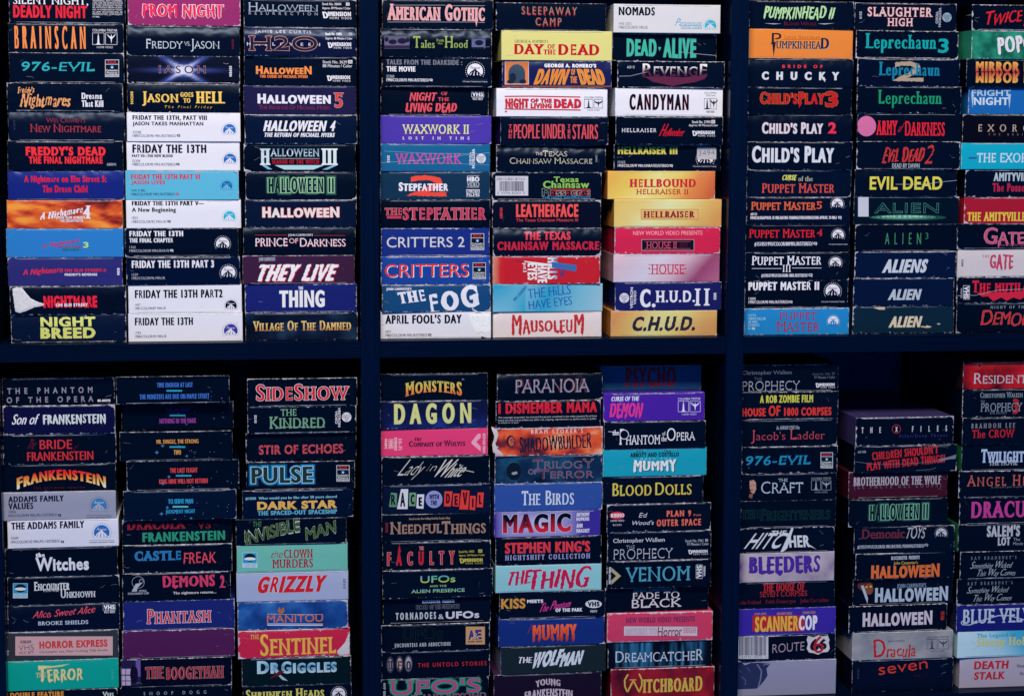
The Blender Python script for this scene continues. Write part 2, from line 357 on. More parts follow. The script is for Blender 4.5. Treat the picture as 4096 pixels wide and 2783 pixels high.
STK['upper left', 'middle'] = [
 ('A', 1152, 2170, -25, 230, '#8c2a68', 'magenta-purple with dripping red letters outlined white', [T('PROM NIGHT', 1285, 42, 2020, 172, '#dc2a58', 'drip', out=(WH, .45))], dict(wear=1.3, chip=1)),
 ('A', 1142, 2165, 242, 492, BK, 'black with thin pale blue serif capitals', [T('FREDDY', 1318, 355, 1648, 440, '#b8c4d8', 'serift', big=(0,)), T('VS.', 1662, 378, 1718, 415, '#b8c4d8', 'serift'), T('JASON', 1722, 355, 1980, 470, '#b8c4d8', 'serift', big=(0,)), S('N6828', 2092, 358, 2110, 440, '#8a2030', rot=90)], dict(roll=1.2)),
 ('A', 1145, 2165, 512, 750, 'xburst', 'black with radiant blue-white starburst behind thin letters', [T('IASON', 1435, 595, 1855, 662, '#0c0a24', 'serift', tr=.25, V=.16, out=('#b88a90', .25)), S('N5625', 2068, 597, 2092, 692, WH, 'bold', rot=90)], dict(wear=1.2)),
 ('A', 1148, 2165, 765, 1015, BK, 'black with large golden serif capitals', [T('JASON', 1283, 828, 1612, 958, '#e6c062', 'serifb', big=(0,)), T('GOES', 1627, 835, 1745, 877, '#e6c062', 'serifb'), T('TO', 1655, 888, 1718, 930, '#e6c062', 'serifb'), T('HELL', 1768, 828, 2032, 935, '#e6c062', 'serifb'), T('The Final Friday', 1487, 955, 1915, 985, '#e6c062', 'serift', sh=.25, tr=.3), S('N4280', 1178, 828, 1203, 940, '#e6c062', 'bold', rot=90)], dict(roll=.6, dent=.8)),
 ('A', 1145, 2170, 1022, 1275, WH, 'white with two lines of condensed navy capitals', FRI(1197, 'FRIDAY THE 13TH, PART VIII', 1042, 1868, 'JASON TAKES MANHATTAN', 1100, 1835, '32298', 1183, '1989/COLOR/96 MIN./R/STEREO/', 1215, 1592, KB, '#4a4e6e', PM(2070, 1178, 66, '#2468c0', WH, WH)), {}),
 ('A', 1142, 2165, 1287, 1538, WH, 'white with one big line of condensed navy capitals', [T('FRIDAY THE 13TH', 1195, 1305, 1863, 1383, KB, 'helv'), T('PART VII—THE NEW BLOOD', 1192, 1395, 1560, 1420, KB, 'bold'), S('32209', 1192, 1442, 1265, 1466, '#4a4e6e', 'sans'), S('1988/COLOR/90 MIN./R/STEREO/', 1192, 1472, 1588, 1497, '#4a4e6e', 'sans'), Q(1605, 1483, KB), PM(2075, 1445, 66, '#2468c0', WH, WH)], {}),
 ('C', 1132, 2155, 12, 268, '#58b0d8', 'light blue with crimson condensed capitals', FRI(1183, 'FRIDAY THE 13TH PART VI', 38, 1805, 'JASON LIVES', 95, 1490, 'VHS 31982', 175, '1986/COLOR/87 MIN./R/STEREO/', 207, 1580, '#c83258', '#1c3a66', PM(2047, 148, 56, '#1668b0', '#6ab8dc', '#6ab8dc'), 48, 45, xn=128), {}),
 ('C', 1138, 2175, 278, 520, WH, 'white with clipped black heading and a cyan emblem', FRI(1190, 'FRIDAY THE 13TH PART V—', 280, 1840, 'A New Beginning', 340, 1588, '1823', 422, '1985/COLOR/92 MIN./R/', 455, 1505, BK, '#3a3e58', PM(2070, 425, 62, '#28b0d8', WH, WH), 42, 50, xn=53), {}),
 ('C', 1128, 2150, 535, 778, BK, 'black with white heading above a shorter second line', FRI(1168, 'FRIDAY THE 13TH', 550, 1653, 'THE FINAL CHAPTER', 615, 1562, '1765', 687, '1984/COLOR/90 MIN./R/HI-FI/', 717, 1530, WH, GY, PM(2010, 668, 70, WH, BK, BK), 50, 40, xn=57), {}),
 ('C', 1140, 2165, 787, 1033, '#020e2c', 'blue-black with a single line of white capitals', FRI(1190, 'FRIDAY THE 13TH PART 3', 815, 1932, '', 0, 0, '1539', 933, '1982/COLOR/96 MIN./R', 963, 1490, WH, GY, PM(2060, 930, 74, WH, '#0c1430', BK), 68, 0, 0, xn=55), {}),
 ('C', 1158, 2182, 1043, 1290, WH, 'white with black condensed capitals and a black emblem', FRI(1218, 'FRIDAY THE 13TH PART2', 1080, 2010, '', 0, 0, '1457', 1206, '1981/COLOR/87 MIN./R', 1236, 1497, BK, '#3a3e58', PM(2085, 1228, 60, BK, WH, WH), 75, 0, 0, xn=50), {}),
 ('C', 1158, 2190, 1298, 1550, WH, 'white with short black heading and violet-blue emblem', FRI(1218, 'FRIDAY THE 13TH', 1330, 1742, '', 0, 0, '1395', 1457, '1980/COLOR/93 MIN./R', 1488, 1503, BK, '#2a2e48', PM(2083, 1450, 72, '#3434a0', WH, WH), 70, 0, 0, xn=54), {}),
]
STK['upper left', 'right'] = [
 ('B', 1072, 2090, -5, 243, BK, 'black with steel serif capitals over thin spaced letters', [T('HALLOWEEN', 1115, 28, 1742, 103, '#9aa8c0', 'serif', big=(0,)), R(1115, 103, 1740, 106, '#9aa8c0'), T('RESURRECTION', 1118, 112, 1740, 138, GY, 'sans', tr=.7), S('Stock No. 30694', 1780, 27, 1952, 50), CC(1995, 27, 2027, 52), S('Approx. 89 Minutes / Color', 1780, 65, 2037, 92), DIM(1780, 108, 2045, 176)], {}),
 ('B', 1075, 2090, 252, 505, '#081034', 'sheened navy with copper-rimmed letters crossed by white ones', [T('JAMIE LEE CURTIS', 1175, 277, 1680, 310, WH, 'serift', tr=.15), T('H2O', 1120, 330, 1735, 460, '#1a1c40', 'slab', out=('#b88474', .5)), T('HALLOWEEN', 1100, 388, 1762, 415, WH, 'serifb', tr=.8), S('Stock No. 15893', 1808, 297, 1955, 322), CC(2018, 297, 2050, 322), S('Approx. 86 Minutes / Color', 1808, 338, 2052, 365), DIM(1828, 385, 2045, 443)], dict(roll=1.3)),
 ('B', 1075, 2090, 517, 768, BK, 'black with small orange title and white corner print', [T('HALLOWEEN', 1182, 598, 1685, 672, '#f08a48', 'heavy', big=(0, 8)), T('THE CURSE OF MICHAEL MYERS', 1217, 679, 1650, 705, '#e87a48', 'bold'), S('Stock No. 3629', 1785, 548, 2003, 575, WH, 'sans'), CC(2013, 545, 2052, 575), S('88 Minutes / Color', 1785, 583, 2050, 610, WH, 'sans'), DIM(1822, 683, 2035, 740)], {}),
 ('B', 1070, 2087, 783, 1032, '#1c1a44', 'dull indigo with heavy white title and red numeral', [T('HALLOWEEN', 1197, 850, 1858, 938, WH, 'heavy', big=(0,), bigk=1.15), T('THE REVENGE OF MICHAEL MYERS', 1212, 952, 1850, 988, '#8c3248', 'serift', sc=.8), T('5', 1885, 840, 1973, 975, '#c8403c', 'slab', out=(GY, .25))], {}),
 ('B', 1080, 2095, 1040, 1295, '#04122f', 'navy with slanted white condensed capitals', [T('HALLOWEEN 4', 1247, 1090, 1903, 1187, WH, 'helv', sh=.22), T('THE RETURN OF MICHAEL MYERS', 1260, 1200, 1895, 1238, WH, 'bold', sh=.22)], dict(wear=1.1)),
 ('B', 1072, 2080, 1307, 1548, DK, 'black with chrome letters and blue rays below', [T('H', 1218, 1342, 1312, 1490, '#98b4cc', 'serifb', grad=['#a8c0d8', '#d8e4f0', '#8ab0cc', '#e0e8f0']), T('ALLOWEEN', 1312, 1342, 1755, 1415, '#98b4cc', 'serif', grad=['#3a6a90', '#d8e4f0', '#7aa4c0']), T('III', 1772, 1342, 1920, 1490, '#98b4cc', 'serifb', grad=['#d8e4f0', '#8ab0cc', '#e0e8f0']), T('SEASON OF THE WITCH', 1327, 1442, 1753, 1480, '#a82030', 'serifb'), R(1322, 1430, 1755, 1434, GY), 
   Y([(1230, 1490), (1270, 1492), (1330, 1530), (1290, 1530)], '#78b4d8'), Y([(1350, 1492), (1800, 1492), (1700, 1532), (1440, 1532)], '#a8cce0'), Y([(1880, 1490), (1920, 1490), (1830, 1532), (1780, 1532)], '#78b4d8')], dict(chip=1)),
 ('D', 1088, 2090, 20, 262, BK, 'black with slim letters in a pale green glow', [T('HALLOWEEN II', 1295, 72, 1885, 205, '#0c2030', 'helv', tr=.12, out=('#8cb89a', .8), glow='#3c7058')], dict(chip=1, roll=.5)),
 ('D', 1085, 2090, 277, 513, NV, 'navy-black with cream title outlined in red', [T('HALLOWEEN', 1240, 335, 1935, 430, '#e0d4d8', 'heavy', big=(0, 8), bigk=1.12, out=('#b83048', .35))], dict(wear=1)),
 ('D', 1068, 2080, 525, 765, DK, 'black with white red-edged capitals below red rules', [T("JOHN CARPENTER'S", 1473, 577, 1695, 603, WH, 'sans'), R(1170, 586, 1463, 590, '#b83040'), R(1703, 590, 1988, 594, '#b83040'), T('PRINCE', 1175, 615, 1465, 688, WH, 'serift', V=.13, sho=('#c83048', 4, 4)), T('OF', 1482, 618, 1560, 660, WH, 'serift', sho=('#c83048', 4, 4)), T('DARKNESS', 1580, 615, 1990, 690, WH, 'serift', V=.13, big=(0,), bigk=1.15, sho=('#c83048', 4, 4))], dict(roll=.7)),
 ('D', 1062, 2072, 777, 1025, '#381c3c', 'plum with white brushed letters shadowed red', [T("JOHN CARPENTER'S", 1208, 788, 1355, 830, GY, 'sans'), T('THEY LIVE', 1195, 848, 1930, 1005, '#e6e6f2', 'bold', sh=.35, jit=.025, sho=('#c02040', 7, 8))], {}),
 ('D', 1082, 2092, 1033, 1280, '#18206c', 'royal blue with big white stacked title', [T('THE', 1565, 1052, 1608, 1080, WH, 'helv'), T('THING', 1393, 1085, 1803, 1240, '#e0e2ee', 'bold')], dict(wear=1.2)),
 ('D', 1088, 2100, 1292, 1545, 'smoke', 'smoky blue-black with gilded serif small capitals', [T('VILLAGE OF THE DAMNED', 1157, 1360, 2042, 1450, '#c8a468', 'serif', sc=.8, grad=['#d8be80', '#e0c078', '#b07840'])], {}),
]
STK['upper middle', 'left'] = [
 ('E', 110, 1112, 0, 255, BK, 'black with large pink serif capitals between thin rules', [R(210, 48, 680, 51, GY), R(740, 53, 1035, 56, GY), R(158, 200, 950, 203, GY), R(975, 204, 1035, 207, GY), T('AMERICAN GOTHIC', 158, 42, 1037, 190, '#d89aa8', 'serifh', big=(0, 9), bigk=1.22, out=('#e6ccd0', .12)), Y([(945, 170), (975, 170), (960, 245)], '#d89aa8')], {}),
 ('E', 97, 1100, 265, 515, DK, 'black with mossy gothic letters between two dim pictures', [R(130, 325, 357, 442, '#5e5c80', 'picture'), R(130, 412, 357, 440, '#2c2440', 'picture'), O(205, 380, 38, 22, '#1c1a30', 'picture'), O(290, 372, 42, 26, '#1c1a30', 'picture'), O(150, 358, 18, 22, '#1c1a30', 'picture'), O(340, 362, 16, 24, '#1c1a30', 'picture'), T('Tales', 390, 328, 585, 435, '#8aa05a', 'serif', big=(0,), bigk=1.5), T('from', 600, 350, 668, 378, '#8aa05a', 'serif'), T('the', 612, 382, 656, 402, '#8aa05a', 'serif'), T('Hood', 675, 328, 885, 435, '#8aa05a', 'serif', big=(0,), bigk=1.5), R(918, 352, 1042, 428, '#5a6290', 'picture'), O(985, 388, 38, 24, '#141830', 'picture'), S('HBO SAVOY', 918, 332, 1042, 350, '#5a6290', 'serif'), S('VIDEO', 930, 434, 1035, 446, '#3a4060', tr=.6)], dict(roll=1.3)),
 ('E', 108, 1100, 525, 785, BK, 'black with grey heading over white words', [T('TALES FROM THE DARKSIDE :', 150, 540, 835, 587, '#6c7086'), T('THE MOVIE', 150, 600, 412, 648), S('32360', 150, 677, 220, 702, GY, 'sans'), S('1990/COLOR/93 MIN./R/STEREO/', 150, 710, 535, 738, WH, 'sans'), Q(552, 724, WH), PM(950, 645, 82, WH, BK, BK), R(838, 717, 1062, 719, '#3a4060'), S('A Paramount Communications Company', 838, 730, 1060, 748, GY, 'serif')], dict(recess=2)),  # heading print greyed to stand in for shade from the box above
 ('E', 100, 1078, 795, 1040, DK, 'black with dripping salmon-red stacked letters', [T('NIGHT', 360, 835, 612, 920, '#d85060', 'drip', sh=.15), T('OF', 648, 830, 705, 865, '#d85060', 'drip'), T('THE', 618, 880, 720, 918, '#d85060', 'drip'), T('LIVING DEAD', 325, 930, 792, 1025, '#d85060', 'drip', sh=.1), VH(922, 825, 1035, 878), S('VGT-5017', 932, 882, 1027, 905, WH, 'sans')], dict(recess=5)),
 ('E', 95, 1095, 1050, 1295, '#4836a8', 'bright violet with pale yellow serif title', [T('WAXWORK II', 293, 1125, 895, 1210, '#d2d694', 'serifb', V=.16), R(295, 1218, 897, 1221, '#8c2a6c'), T('LOST IN TIME', 295, 1235, 898, 1262, WH, 'serifb', tr=.9)], {}),
 ('E', 97, 1085, 1303, 1545, '#185c90', 'creased teal-blue with pink-purple serif title', [T('WAXWORK', 228, 1385, 828, 1482, '#b848a0', 'serif'), S('5312', 155, 1405, 178, 1467, WH, 'bold', rot=-90), T('VESTRON', 920, 1345, 947, 1520, WH, 'helv', rot=-90), T('VIDEO', 897, 1375, 917, 1492, WH, 'helv', rot=-90), VB(1003, 1432, 43), L([(100, 1470), (500, 1445), (860, 1400), (1080, 1380)], 2.5, '#9ab8d0', 'crease'), L([(130, 1365), (500, 1385), (900, 1388)], 2.5, '#8aacc8', 'crease'), L([(250, 1480), (700, 1475), (1075, 1490)], 2, '#8aacc8', 'crease')], {}),
 ('G', 92, 1085, 20, 262, '#12304e', 'petrol blue with white title over red brushed numeral', [T('2', 330, 48, 695, 243, '#e0483c', 'heavy', jit=.02), T('STEPFATHER', 260, 112, 707, 192, WH, 'bold', sc=.85), T('HBO', 877, 62, 988, 107, WH, 'bold'), T('VIDEO', 877, 112, 987, 150, WH, 'thin'), R(872, 155, 985, 158, WH), R(877, 52, 985, 55, WH), R(870, 178, 990, 211, WH), S('MILLIMETER', 874, 184, 988, 210, BK, 'helv'), S('FILMS', 873, 214, 990, 238, WH, 'bold'), R(868, 240, 988, 242, WH)], {}),
 ('G', 97, 1085, 277, 520, DK, 'black with crimson title outlined in pale pink', [T('THE', 135, 345, 287, 408, '#b83858', 'serifb', out=('#d89aa8', .15)), R(153, 416, 283, 440, '#b83858'), T('STEPFATHER', 300, 342, 1047, 450, '#b83858', 'serifb', V=.24, out=('#d8a0b0', .2))], {}),
 ('G', 100, 1080, 530, 772, '#182c80', 'royal blue with silver rounded capitals and framed emblem', [T('CRITTERS 2', 152, 605, 855, 698, '#c4ccdc', 'sans', V=.17, H=.14, sho=('#7a3050', 3, 3)), RCA(910, 573, 1032, 724)], dict(wear=1)),
 ('G', 97, 1085, 785, 1028, '#1a4098', 'blue with red rounded capitals edged in white', [T('CRITTERS', 135, 848, 890, 965, '#d8343c', 'sans', V=.17, H=.14, sho=('#e0e0ee', 7, 5)), RCA(927, 835, 1047, 986)], dict(wear=1.2)),
 ('G', 108, 1090, 1040, 1278, '#164478', 'steel blue with big wavy white letters', [T("JOHN CARPENTER'S", 148, 1062, 374, 1090, WH, 'helv'), T('THE', 250, 1090, 500, 1195, WH, 'serifh', jit=.01, sh=-.1, rot=6), T('FOG', 525, 1060, 980, 1265, WH, 'serifh', V=.38, H=.2, jit=.012, rot=8, big=(2,), bigk=1.15), TORN([(905, 1225), (930, 1250), (985, 1285), (1010, 1290), (960, 1290), (925, 1262)])], dict(chip=1, wear=1.2)),
 ('G', 97, 1092, 1285, 1530, '#d8d8ec', 'white with one black heading and a torn corner', [T("APRIL FOOL'S DAY", 140, 1305, 830, 1387, BK, 'helv'), S('1832', 140, 1448, 190, 1470, '#30344e', 'sans'), S('1986/COLOR/90 MIN./R/STEREO/', 140, 1478, 522, 1503, '#30344e', 'sans'), Q(540, 1488, BK), TORN([(885, 1300), (1088, 1298), (1090, 1470), (1040, 1480), (1000, 1470), (965, 1480), (930, 1430), (912, 1390), (900, 1345)], '#e6ecf4'), Y([(1000, 1500), (1060, 1520), (1080, 1530), (1005, 1525)], '#202640', 'hole')], {}),
]
STK['upper middle', 'middle'] = [
 ('E', 1140, 2135, 28, 278, BK, 'black with faint blood-dripping bone-like letters', [T('SLEEPAWAY', 1372, 68, 1872, 150, '#8c1c30', 'drip', tr=.15), T('SLEEPAWAY', 1372, 62, 1872, 132, '#8a8070', 'thin', V=.1, tr=.2, n='subtitle'), T('CAMP', 1498, 165, 1732, 250, '#8c1c30', 'drip', tr=.15), T('CAMP', 1498, 162, 1732, 230, '#8a8070', 'thin', V=.1, tr=.2, n='subtitle')], dict(recess=2)),
 ('E', 1185, 2185, 285, 540, '#d2cc84', 'pale yellow with red slab title', [T("GEORGE A. ROMERO'S", 1305, 362, 1605, 388, '#1a1c30', 'serif', V=.12), T('DAY', 1303, 400, 1572, 492, '#b81228', 'serifh'), T('OF', 1600, 402, 1672, 442, '#b81228', 'serifh'), T('THE', 1565, 450, 1672, 494, '#b81228', 'serifh'), T('DEAD', 1700, 402, 2068, 500, '#b81228', 'serifh')], {}),
 ('E', 1195, 2180, 560, 797, '#141c50', 'navy with orange slanted title and arched sunset picture', [R(1218, 556, 1435, 765, '#c8b8c0', 'picture'), R(1224, 562, 1429, 759, '#d87a48', 'picture'), O(1326, 665, 76, 84, '#34465e', 'picture'), R(1250, 665, 1402, 755, '#34465e', 'picture'), O(1290, 700, 30, 40, '#182438', 'picture'), O(1270, 740, 32, 18, '#182438', 'picture'), O(1380, 738, 32, 20, '#182438', 'picture'), T("GEORGE A. ROMERO'S", 1575, 577, 2042, 612, WH, 'heavy'), T('DAWN', 1480, 625, 1808, 762, '#d88038', 'bold', sh=.35, sho=('#d8b458', -3, 4)), T('OF', 1815, 625, 1852, 680, '#d88038', 'bold'), T('THE', 1808, 692, 1868, 752, '#d88038', 'bold'), T('DEAD', 1868, 625, 2120, 762, '#d88038', 'bold', sh=-.3, sho=('#d8b458', -3, 4)), R(1200, 775, 2170, 788, '#8c4430')], dict(roll=.6, wear=1)),
 ('E', 1140, 2145, 805, 1050, WH, 'white with rugged red title between red rules', [L([(1215, 872), (1450, 870), (1900, 878)], 11, '#c02238'), L([(1215, 985), (1560, 990), (1903, 995)], 11, '#c02238'), T('NIGHT', 1218, 888, 1430, 978, '#c82438', 'heavy', jit=.03, sho=('#601828', 4, 3)), T('OF THE', 1448, 890, 1640, 928, '#c82438', 'heavy', jit=.03, sho=('#601828', 3, 3)), T('LIVING', 1448, 932, 1640, 978, '#c82438', 'heavy', jit=.03, sho=('#601828', 3, 3)), T('DEAD', 1657, 892, 1903, 978, '#c82438', 'heavy', jit=.03, sho=('#601828', 4, 3)), TS(1933, 873, 2103, 1002, '#2a2e48'), O(1227, 1008, 12, 8, '#a07850', 'stain')], {}),
 ('E', 1180, 2150, 1062, 1303, BK, 'black, violet sided, with slim red art-deco capitals', [T('THE', 1253, 1122, 1282, 1252, '#c84656', 'helv', down=1), T('PEOPLE', 1298, 1122, 1532, 1252, '#d04c5a', 'sans', V=.1, H=.07), T('UNDER', 1553, 1122, 1765, 1254, '#d04c5a', 'sans', V=.1, H=.07), T('THE', 1785, 1122, 1808, 1254, '#c84656', 'helv', down=1), T('STAIRS', 1828, 1124, 2057, 1257, '#d04c5a', 'sans', V=.1, H=.07)], dict(side='#3a2c8a')),
 ('E', 1145, 2135, 1313, 1558, '#030c22', 'sheened black with thin cream serif small capitals', [T('THE', 1500, 1375, 1562, 1402, '#c8c4b8', 'serift'), T('TEXAS', 1565, 1362, 1785, 1413, '#c8c4b8', 'serift', sc=.85), T('CHAINSAW MASSACRE', 1268, 1425, 2012, 1480, '#c8c4b8', 'serift', sc=.82), S('N6832', 2042, 1400, 2058, 1462, GY, 'small', rot=90)], dict(roll=1.5, recess=3, wear=1)),
 ('G', 1105, 2095, 25, 270, BK, 'black with barcode label and green tech letters', [BAR(1138, 57, 1433, 233, 3), T('Texas', 1663, 62, 1888, 112, '#84b858', 'bold'), T('Chainsaw', 1568, 100, 1985, 166, '#84b858', 'bold'), R(1640, 172, 1995, 236, '#8c2c34'), T('Massacre:', 1560, 170, 1992, 235, '#030c24', 'bold', out=('#c8d0d8', .2)), T('THE NEXT GENERATION', 1558, 240, 1993, 260, '#2c7cb8', 'heavy')], dict(chip=1, recess=4)),
 ('G', 1105, 2085, 277, 517, '#060a20', 'black with tall coral capitals over a thin subtitle', [T('LEATHERFACE', 1320, 308, 1882, 427, '#e0504f', 'bold'), T('The Texas Chainsaw Massacre III', 1320, 438, 1878, 466, '#d84a50', 'sans'), S('N4105V', 1172, 343, 1198, 440, '#c83c48', 'bold', rot=-90)], dict(chip=1)),
 ('G', 1110, 2085, 530, 770, BK, 'sheened black with two lines of heavy crimson capitals', [T('THE TEXAS', 1390, 556, 1810, 632, '#c83c50', 'bold'), T('CHAINSAW MASSACRE', 1150, 645, 2070, 723, '#b8243e', 'bold')], dict(roll=1.2, chip=1)),
 ('G', 1108, 2075, 783, 1018, 'redbox', 'scuffed red with sideways white and blue letters', [T('THE', 1712, 895, 1750, 962, '#1e3c80', 'bold', rot=-90), T('HILLS', 1600, 790, 1692, 985, '#e0e4ee', 'bold', rot=-90, grad=['#3a80c0', '#d0dcec', '#e0e4ee']), T('HAVE', 1512, 850, 1598, 1018, '#e0e2ea', 'bold', rot=-90), T('EYES', 1422, 840, 1508, 992, '#e0e2ea', 'bold', rot=-90), T('part 2', 1372, 840, 1415, 922, '#d8dcea', 'bold', rot=-90), Y([(1297, 812), (1400, 832), (1400, 838)], '#402030'), Y([(1640, 830), (1862, 858), (1857, 915), (1640, 880)], '#3268b0'), Y([(1390, 820), (1640, 850), (1640, 870), (1390, 828)], '#e0e4ee')], dict(wear=1.4)),
 ('G', 1110, 2100, 1040, 1275, 'cyanglow', 'pale cyan with blue handwritten capitals', [T('THE HiLLS', 1425, 1052, 1812, 1140, '#2858b0', 'rough', V=.13, H=.1, rot=6), T('HAVE EYES', 1430, 1158, 1825, 1238, '#2858b0', 'rough', V=.13, H=.1, rot=6), T("WES CRAVEN'S", 1270, 1100, 1440, 1128, '#2a6ab0', 'rough', spin=48)], dict(wear=.8)),
 ('G', 1112, 2092, 1285, 1525, '#d8ccd4', 'off-white with big dripping red capitals', [T('MAUSOLEUM', 1280, 1300, 1935, 1510, '#b82a34', 'drip', V=.19, H=.12, big=(0, 8), bigk=1.35, taper=.25, jit=.015)], dict(wear=1.1, chip=1)),
]
STK['upper middle', 'right'] = [
 ('F', 1072, 2038, 42, 298, '#ccccda', 'greyish white with black heading and cyan emblem print', [T('NOMADS', 1118, 65, 1445, 142, BK, 'helv'), S('VHS 12531', 1118, 203, 1232, 228, '#787c90', 'sans'), S('1986/COLOR/91 MIN./R', 1118, 235, 1380, 262, '#787c90', 'sans'), T('Paramount', 1625, 170, 1875, 235, '#38a0cc', 'script', big=(0,), bigk=1.4), R(1678, 230, 1870, 233, '#38a0cc'), T('HOME VIDEO', 1678, 237, 1870, 255, '#38a0cc', 'sans'), R(1678, 259, 1870, 262, '#38a0cc'), PM(1947, 235, 60, '#28a8d0', '#d0d0e0', '#d0d0e0')], {}),
 ('F', 1070, 2015, 305, 548, DK, 'black with wedge-shaped mint green capitals', [T('DEAD', 1200, 348, 1470, 512, '#3cae9c', 'bold', V=.24, taper=.12, out=('#4a4a80', .2)), Y([(1485, 425), (1512, 425), (1498, 462)], '#3cae9c'), T('ALIVE', 1530, 348, 1830, 520, '#3cae9c', 'bold', V=.22, taper=-.1, out=('#4a4a80', .2)), L([(1690, 470), (1900, 492), (2005, 500)], 3, GY, 'crease')], dict(recess=5, wear=1)),
 ('F', 1105, 2072, 562, 795, '#030c22', 'black with white letters melting into dark red', [T('REVENGE', 1325, 578, 1915, 690, '#4c2440', 'serifb', big=(0, 6), bigk=1.3, grad=['#e8e6ec', '#e0d8e0', '#4c2440', '#4c2440', '#4c2440']), Y([(1320, 695), (1500, 690), (1700, 700), (1915, 680), (1890, 715), (1800, 745), (1720, 755), (1600, 778), (1520, 760), (1420, 740), (1370, 705)], '#5c2444'), S('6212', 1193, 597, 1260, 618, WH, 'sans'), L([(1120, 690), (1220, 688), (1370, 652)], 3, GY, 'crease')], dict(wear=1)),
 ('F', 1085, 2060, 803, 1045, WH, 'white with tall slim black capitals', [T('CANDYMAN', 1217, 850, 1752, 995, '#0c0c1c', 'helv', tr=.12, V=.16, sho=('#8c2030', -3, 2)), TS(1890, 832, 2005, 1020, '#20243c', 1)], {}),
 ('F', 1090, 2058, 1060, 1302, DK, 'black with small white capitals and red handwriting', [T('HELLRAISER', 1145, 1160, 1457, 1195, WH, 'serifb', V=.15, tr=.12), T('Hellseeker', 1480, 1120, 1715, 1232, '#c01c30', 'script', big=(0,), bigk=1.6, jit=.01), S('Stock No. 27995', 1778, 1090, 1947, 1115), CC(1953, 1085, 1986, 1115), S('Approx. 89 Minutes/Color', 1750, 1122, 2013, 1148), DIM(1780, 1182, 1987, 1235)], {}),
 ('F', 1085, 2050, 1310, 1543, '#02091e', 'black with yellow heading and handwritten price sticker', [T('HELLRAISER III', 1120, 1325, 1658, 1395, '#c8c05a', 'bold'), S('15162', 1120, 1453, 1187, 1478, GY, 'sans'), S('1992/COLOR/97 MIN./UNRATED/STEREO/', 1120, 1485, 1585, 1510, WH, 'sans'), Q(1602, 1498, WH), PM(1910, 1435, 80, WH, BK, BK), R(1835, 1330, 2008, 1440, '#b4b2c0', 'sticker', z=3), T('3494', 1850, 1360, 1992, 1403, '#50506c', 'thin', rot=3, z=5, n='handwriting'), R(1795, 1488, 2015, 1490, '#3a4060'), S('A Paramount Communications Company', 1797, 1497, 2010, 1513, GY, 'serif')], dict(recess=5)),
 ('H', 1020, 1988, 15, 262, 'yellow1', 'yellow-orange with two lines of crimson serif capitals', [T('HELLBOUND', 1217, 82, 1815, 157, '#c4203a', 'serifh'), T('HELLRAISER II', 1278, 173, 1747, 222, '#b82038', 'serifh', V=.22)], dict(side='#d88038')),
 ('H', 1075, 2045, 270, 512, 'yellow2', 'yellow-orange with one framed maroon title', [R(1316, 355, 1835, 448, '#8c4838'), R(1319, 358, 1832, 445, '#dcae6a'), T('HELLRAISER', 1340, 372, 1805, 432, '#7a1a34', 'serifh')], dict(side='#d89040')),
 ('H', 1080, 2032, 522, 755, '#c8244e', 'rose red with a black framed title plate', [T('NEW WORLD VIDEO PRESENTS', 1248, 550, 1872, 587, '#e0a0b0', 'sans'), R(1323, 627, 1797, 727, '#a8a0b8'), R(1327, 631, 1793, 723, '#140c1c'), R(1350, 645, 1765, 648, '#c05878'), R(1350, 708, 1765, 711, '#c05878'), T('HOUSE II', 1368, 648, 1640, 710, '#d05070', 'serift'), S('THE SECOND STORY', 1665, 655, 1740, 700, '#4a1c2c', 'serift')], dict(wear=1.4, chip=1)),
 ('H', 1070, 2028, 765, 1002, 'pinkwash', 'pale pink shading to mauve with crimson deco title', [T('HOUSE', 1412, 852, 1705, 938, '#c02a52', 'serift', V=.14), R(1385, 852, 1727, 856, '#c02a52'), R(1383, 936, 1728, 940, '#c02a52'), O(1394, 890, 8, 8, '#c02a52'), O(1718, 890, 8, 8, '#c02a52')], dict(side='#c8a0b8')),
 ('H', 1085, 2043, 1022, 1268, '#191c60', 'indigo with chunky white capitals and sideways emblem', [VB(1168, 1155, 44), T('VESTRON', 1222, 1060, 1247, 1250, WH, 'helv', rot=90), T('VIDEO', 1253, 1090, 1275, 1215, WH, 'helv', rot=90), T('C.', 1310, 1075, 1450, 1240, WH, 'slab', V=.2), T('H.U.D.', 1450, 1088, 1805, 1195, WH, 'slab', V=.2, jit=.01), T('II', 1802, 1070, 1938, 1223, WH, 'slab', V=.22), S('5285', 1973, 1108, 1997, 1170, WH, 'bold', rot=90)], dict(wear=.8)),
 ('H', 1045, 2002, 1270, 1500, 'yellow3', 'mustard yellow with slanted black brushed capitals', [T('C.H.U.D.', 1240, 1318, 1808, 1455, '#28243c', 'heavy', sh=.2, jit=.022, V=.22)], dict(side='#d08838')),
]
